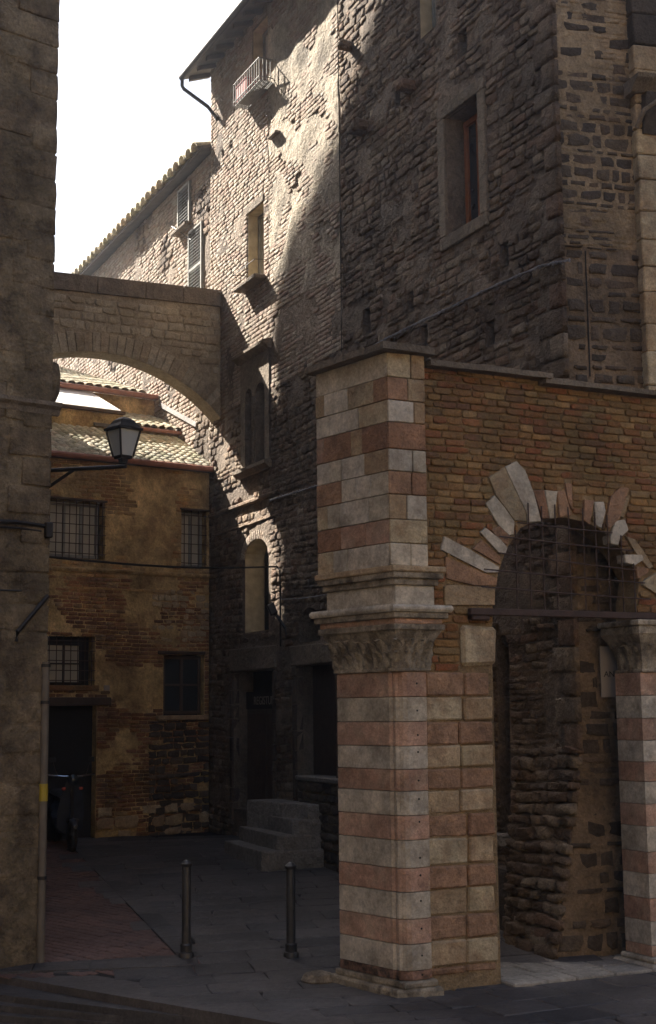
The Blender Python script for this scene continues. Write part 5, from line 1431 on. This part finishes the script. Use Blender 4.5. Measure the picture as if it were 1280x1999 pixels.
o2 = P1L + cl * .66 + ed * (Ls * .9)
q = [o_, o_.lerp(o2, .5) - cl * .03, o2, o2 + cl * .25, o_ + cl * .6]
mb = MB(); mb.prism([toB(p) for p in q], gzb - .12, zq, .02); mb.build('step', M['stepstone'], SP)
PP = wthing('low_wall', 'low rough stone wall with flat coping beside the stone steps', 'wall', B)
cA_ = ground_at(584, 1676); cB_ = ground_at(664, 1708); d_ = (cB_ - cA_); d_.z = 0; d_.normalize()
bk = Vector((-d_.y, d_.x, 0))
if bk.y < 0: bk = -bk
e_ = cB_ + d_ * 1.2
PW = Frame(cA_.x, cA_.y, d_.x, d_.y); PP.location = PW.w(0, 0); PP.rotation_euler = (0, 0, PW.rot)
pl_len = (e_ - cA_).length
ztop = PW.px(600, 1516)[1]
mb = MB(); mb.box(0, pl_len, .02, .45, 0, ztop - .05); mb.build('core', M['grime_mortar'], PP)
bl = courses(0, pl_len, .1, ztop - .05, (.10, .18), (.14, .34), [], .02, 0, (.02, .05), rot=.05, warp=.0)
lay([(b[0], b[1], b[2], b[3], b[4] - .02, b[5], b[6]) for b in bl], 'rubble', M['darkstone'], PP, PW, 'stone', 200)
for i in range(4):
    mb = MB(); mb.box(i * pl_len / 4 - .03 + .004, (i + 1) * pl_len / 4 - .004, -.05, .48, ztop - .05, ztop + .01, .012, .005); mb.build('coping_slab', M['stepstone'], PP)
# scooter in the dark doorway
sp_ = ground_at(140, 1664)
SC = thing('scooter', 'dark scooter parked facing us in the shadowed doorway', 'scooter', sp_, R(112))
def wheel(x):
    mb = MB(); n = 20
    for (r_, w_) in ((1, 1),):
        pts = []
    vs = []; 
    for i in range(n):
        a = 2 * math.pi * i / n
        for k in range(8):
            b = 2 * math.pi * k / 8; rr = .17 + .045 * math.cos(b); vs.append((x + rr * math.cos(a), .045 * math.sin(b), .215 + rr * math.sin(a)))
    fs = [(i * 8 + k, i * 8 + (k + 1) % 8, ((i + 1) % n) * 8 + (k + 1) % 8, ((i + 1) % n) * 8 + k) for i in range(n) for k in range(8)]
    mb.add(vs, fs); w_ = mb.build('wheel', M['rubber'], SC, True)
    mb = MB(); mb.add([(x + .13 * math.cos(2 * math.pi * i / 12), s2, .215 + .13 * math.sin(2 * math.pi * i / 12)) for s2 in (-.02, .02) for i in range(12)], [tuple(range(12)), tuple(range(12, 24))[::-1]] + [(i, (i + 1) % 12, 12 + (i + 1) % 12, 12 + i) for i in range(12)]); mb.build('rim', M['chrome'], w_)
wheel(.0); wheel(1.15)
def loft(rings, name, mat):
    n = len(rings[0]); vs = [v for r_ in rings for v in r_]
    mb = MB(); mb.add(vs, [(q * n + i, q * n + (i + 1) % n, (q + 1) * n + (i + 1) % n, (q + 1) * n + i) for q in range(len(rings) - 1) for i in range(n)] + [tuple(range(n))[::-1], tuple(range((len(rings) - 1) * n, len(rings) * n))])
    return mb.build(name, mat, SC, True)
def oval(x, z, ry, rz, tilt=0, n=12): return [(x + math.sin(tilt) * rz * math.sin(2 * math.pi * i / n), ry * math.cos(2 * math.pi * i / n), z + math.cos(tilt) * rz * math.sin(2 * math.pi * i / n)) for i in range(n)]
loft([oval(1.32, .55, .04, .05), oval(1.2, .55, .14, .16), oval(.95, .5, .17, .2), oval(.7, .38, .16, .12), oval(.35, .27, .14, .05), oval(.2, .3, .13, .07)], 'body', M['scootpaint'])
loft([oval(.16, .3, .17, .03), oval(.12, .55, .19, .03), oval(.06, .8, .14, .04), oval(.03, .95, .09, .05)], 'leg_shield', M['scootpaint'])
loft([oval(1.28, .74, .06, .03), oval(1.05, .77, .13, .045), oval(.75, .75, .12, .045), oval(.6, .72, .08, .03)], 'seat', M['rubber'])
mb = MB(); mb.tube([(.0, 0, .22), (.03, 0, .6), (.08, 0, 1.0)], .025, 8); mb.build('fork', M['iron'], SC, True)
mb = MB(); mb.tube([(.14, -.33, 1.05), (.07, -.12, 1.03), (.07, .12, 1.03), (.14, .33, 1.05)], .014, 8); mb.build('handlebar', M['chrome'], SC, True)
loft([oval(-.06, .98, .03, .03), oval(-.03, .98, .08, .08), oval(.08, 1.0, .07, .07)], 'headlight', M['glass'])
for s2 in (-1, 1):
    mb = MB(); mb.tube([(.08, s2 * .2, 1.05), (.1, s2 * .27, 1.25)], .006, 5); mb.build('mirror_stalk', M['chrome'], SC)
    mb = MB(); mb.box(.09, .105, s2 * .27 - .05, s2 * .27 + .05, 1.22, 1.29, .006); mb.build('mirror', M['rubber'], SC)
    mb = MB(); mb.box(.02, .05, s2 * .12 - .03, s2 * .12 + .03, .84, .88, .01); mb.build('indicator', M['redlens'], SC)
loft([oval(-.22, .35, .03, .02), oval(-.1, .44, .07, .03), oval(.08, .44, .07, .03), oval(.2, .36, .05, .02)], 'mudguard', M['scootpaint'])

# ------------------------------------------------------------------ the sunlit air of the lane
hm = bpy.data.materials.new('haze_air'); hm.use_nodes = True; t = hm.node_tree; t.nodes.clear()
vo = t.nodes.new('ShaderNodeVolumePrincipled'); vo.inputs['Color'].default_value = (.86, .92, 1, 1)
vo.inputs['Density'].default_value = .0026; vo.inputs['Anisotropy'].default_value = .7
oo = t.nodes.new('ShaderNodeOutputMaterial'); t.links.new(vo.outputs[0], oo.inputs['Volume'])
mb = MB(); mb.box(-150, 150, -150, 150, -1.7, LTOP + 4.5); hz_ = mb.build('haze', hm, None); hz_['kind'] = 'stuff'
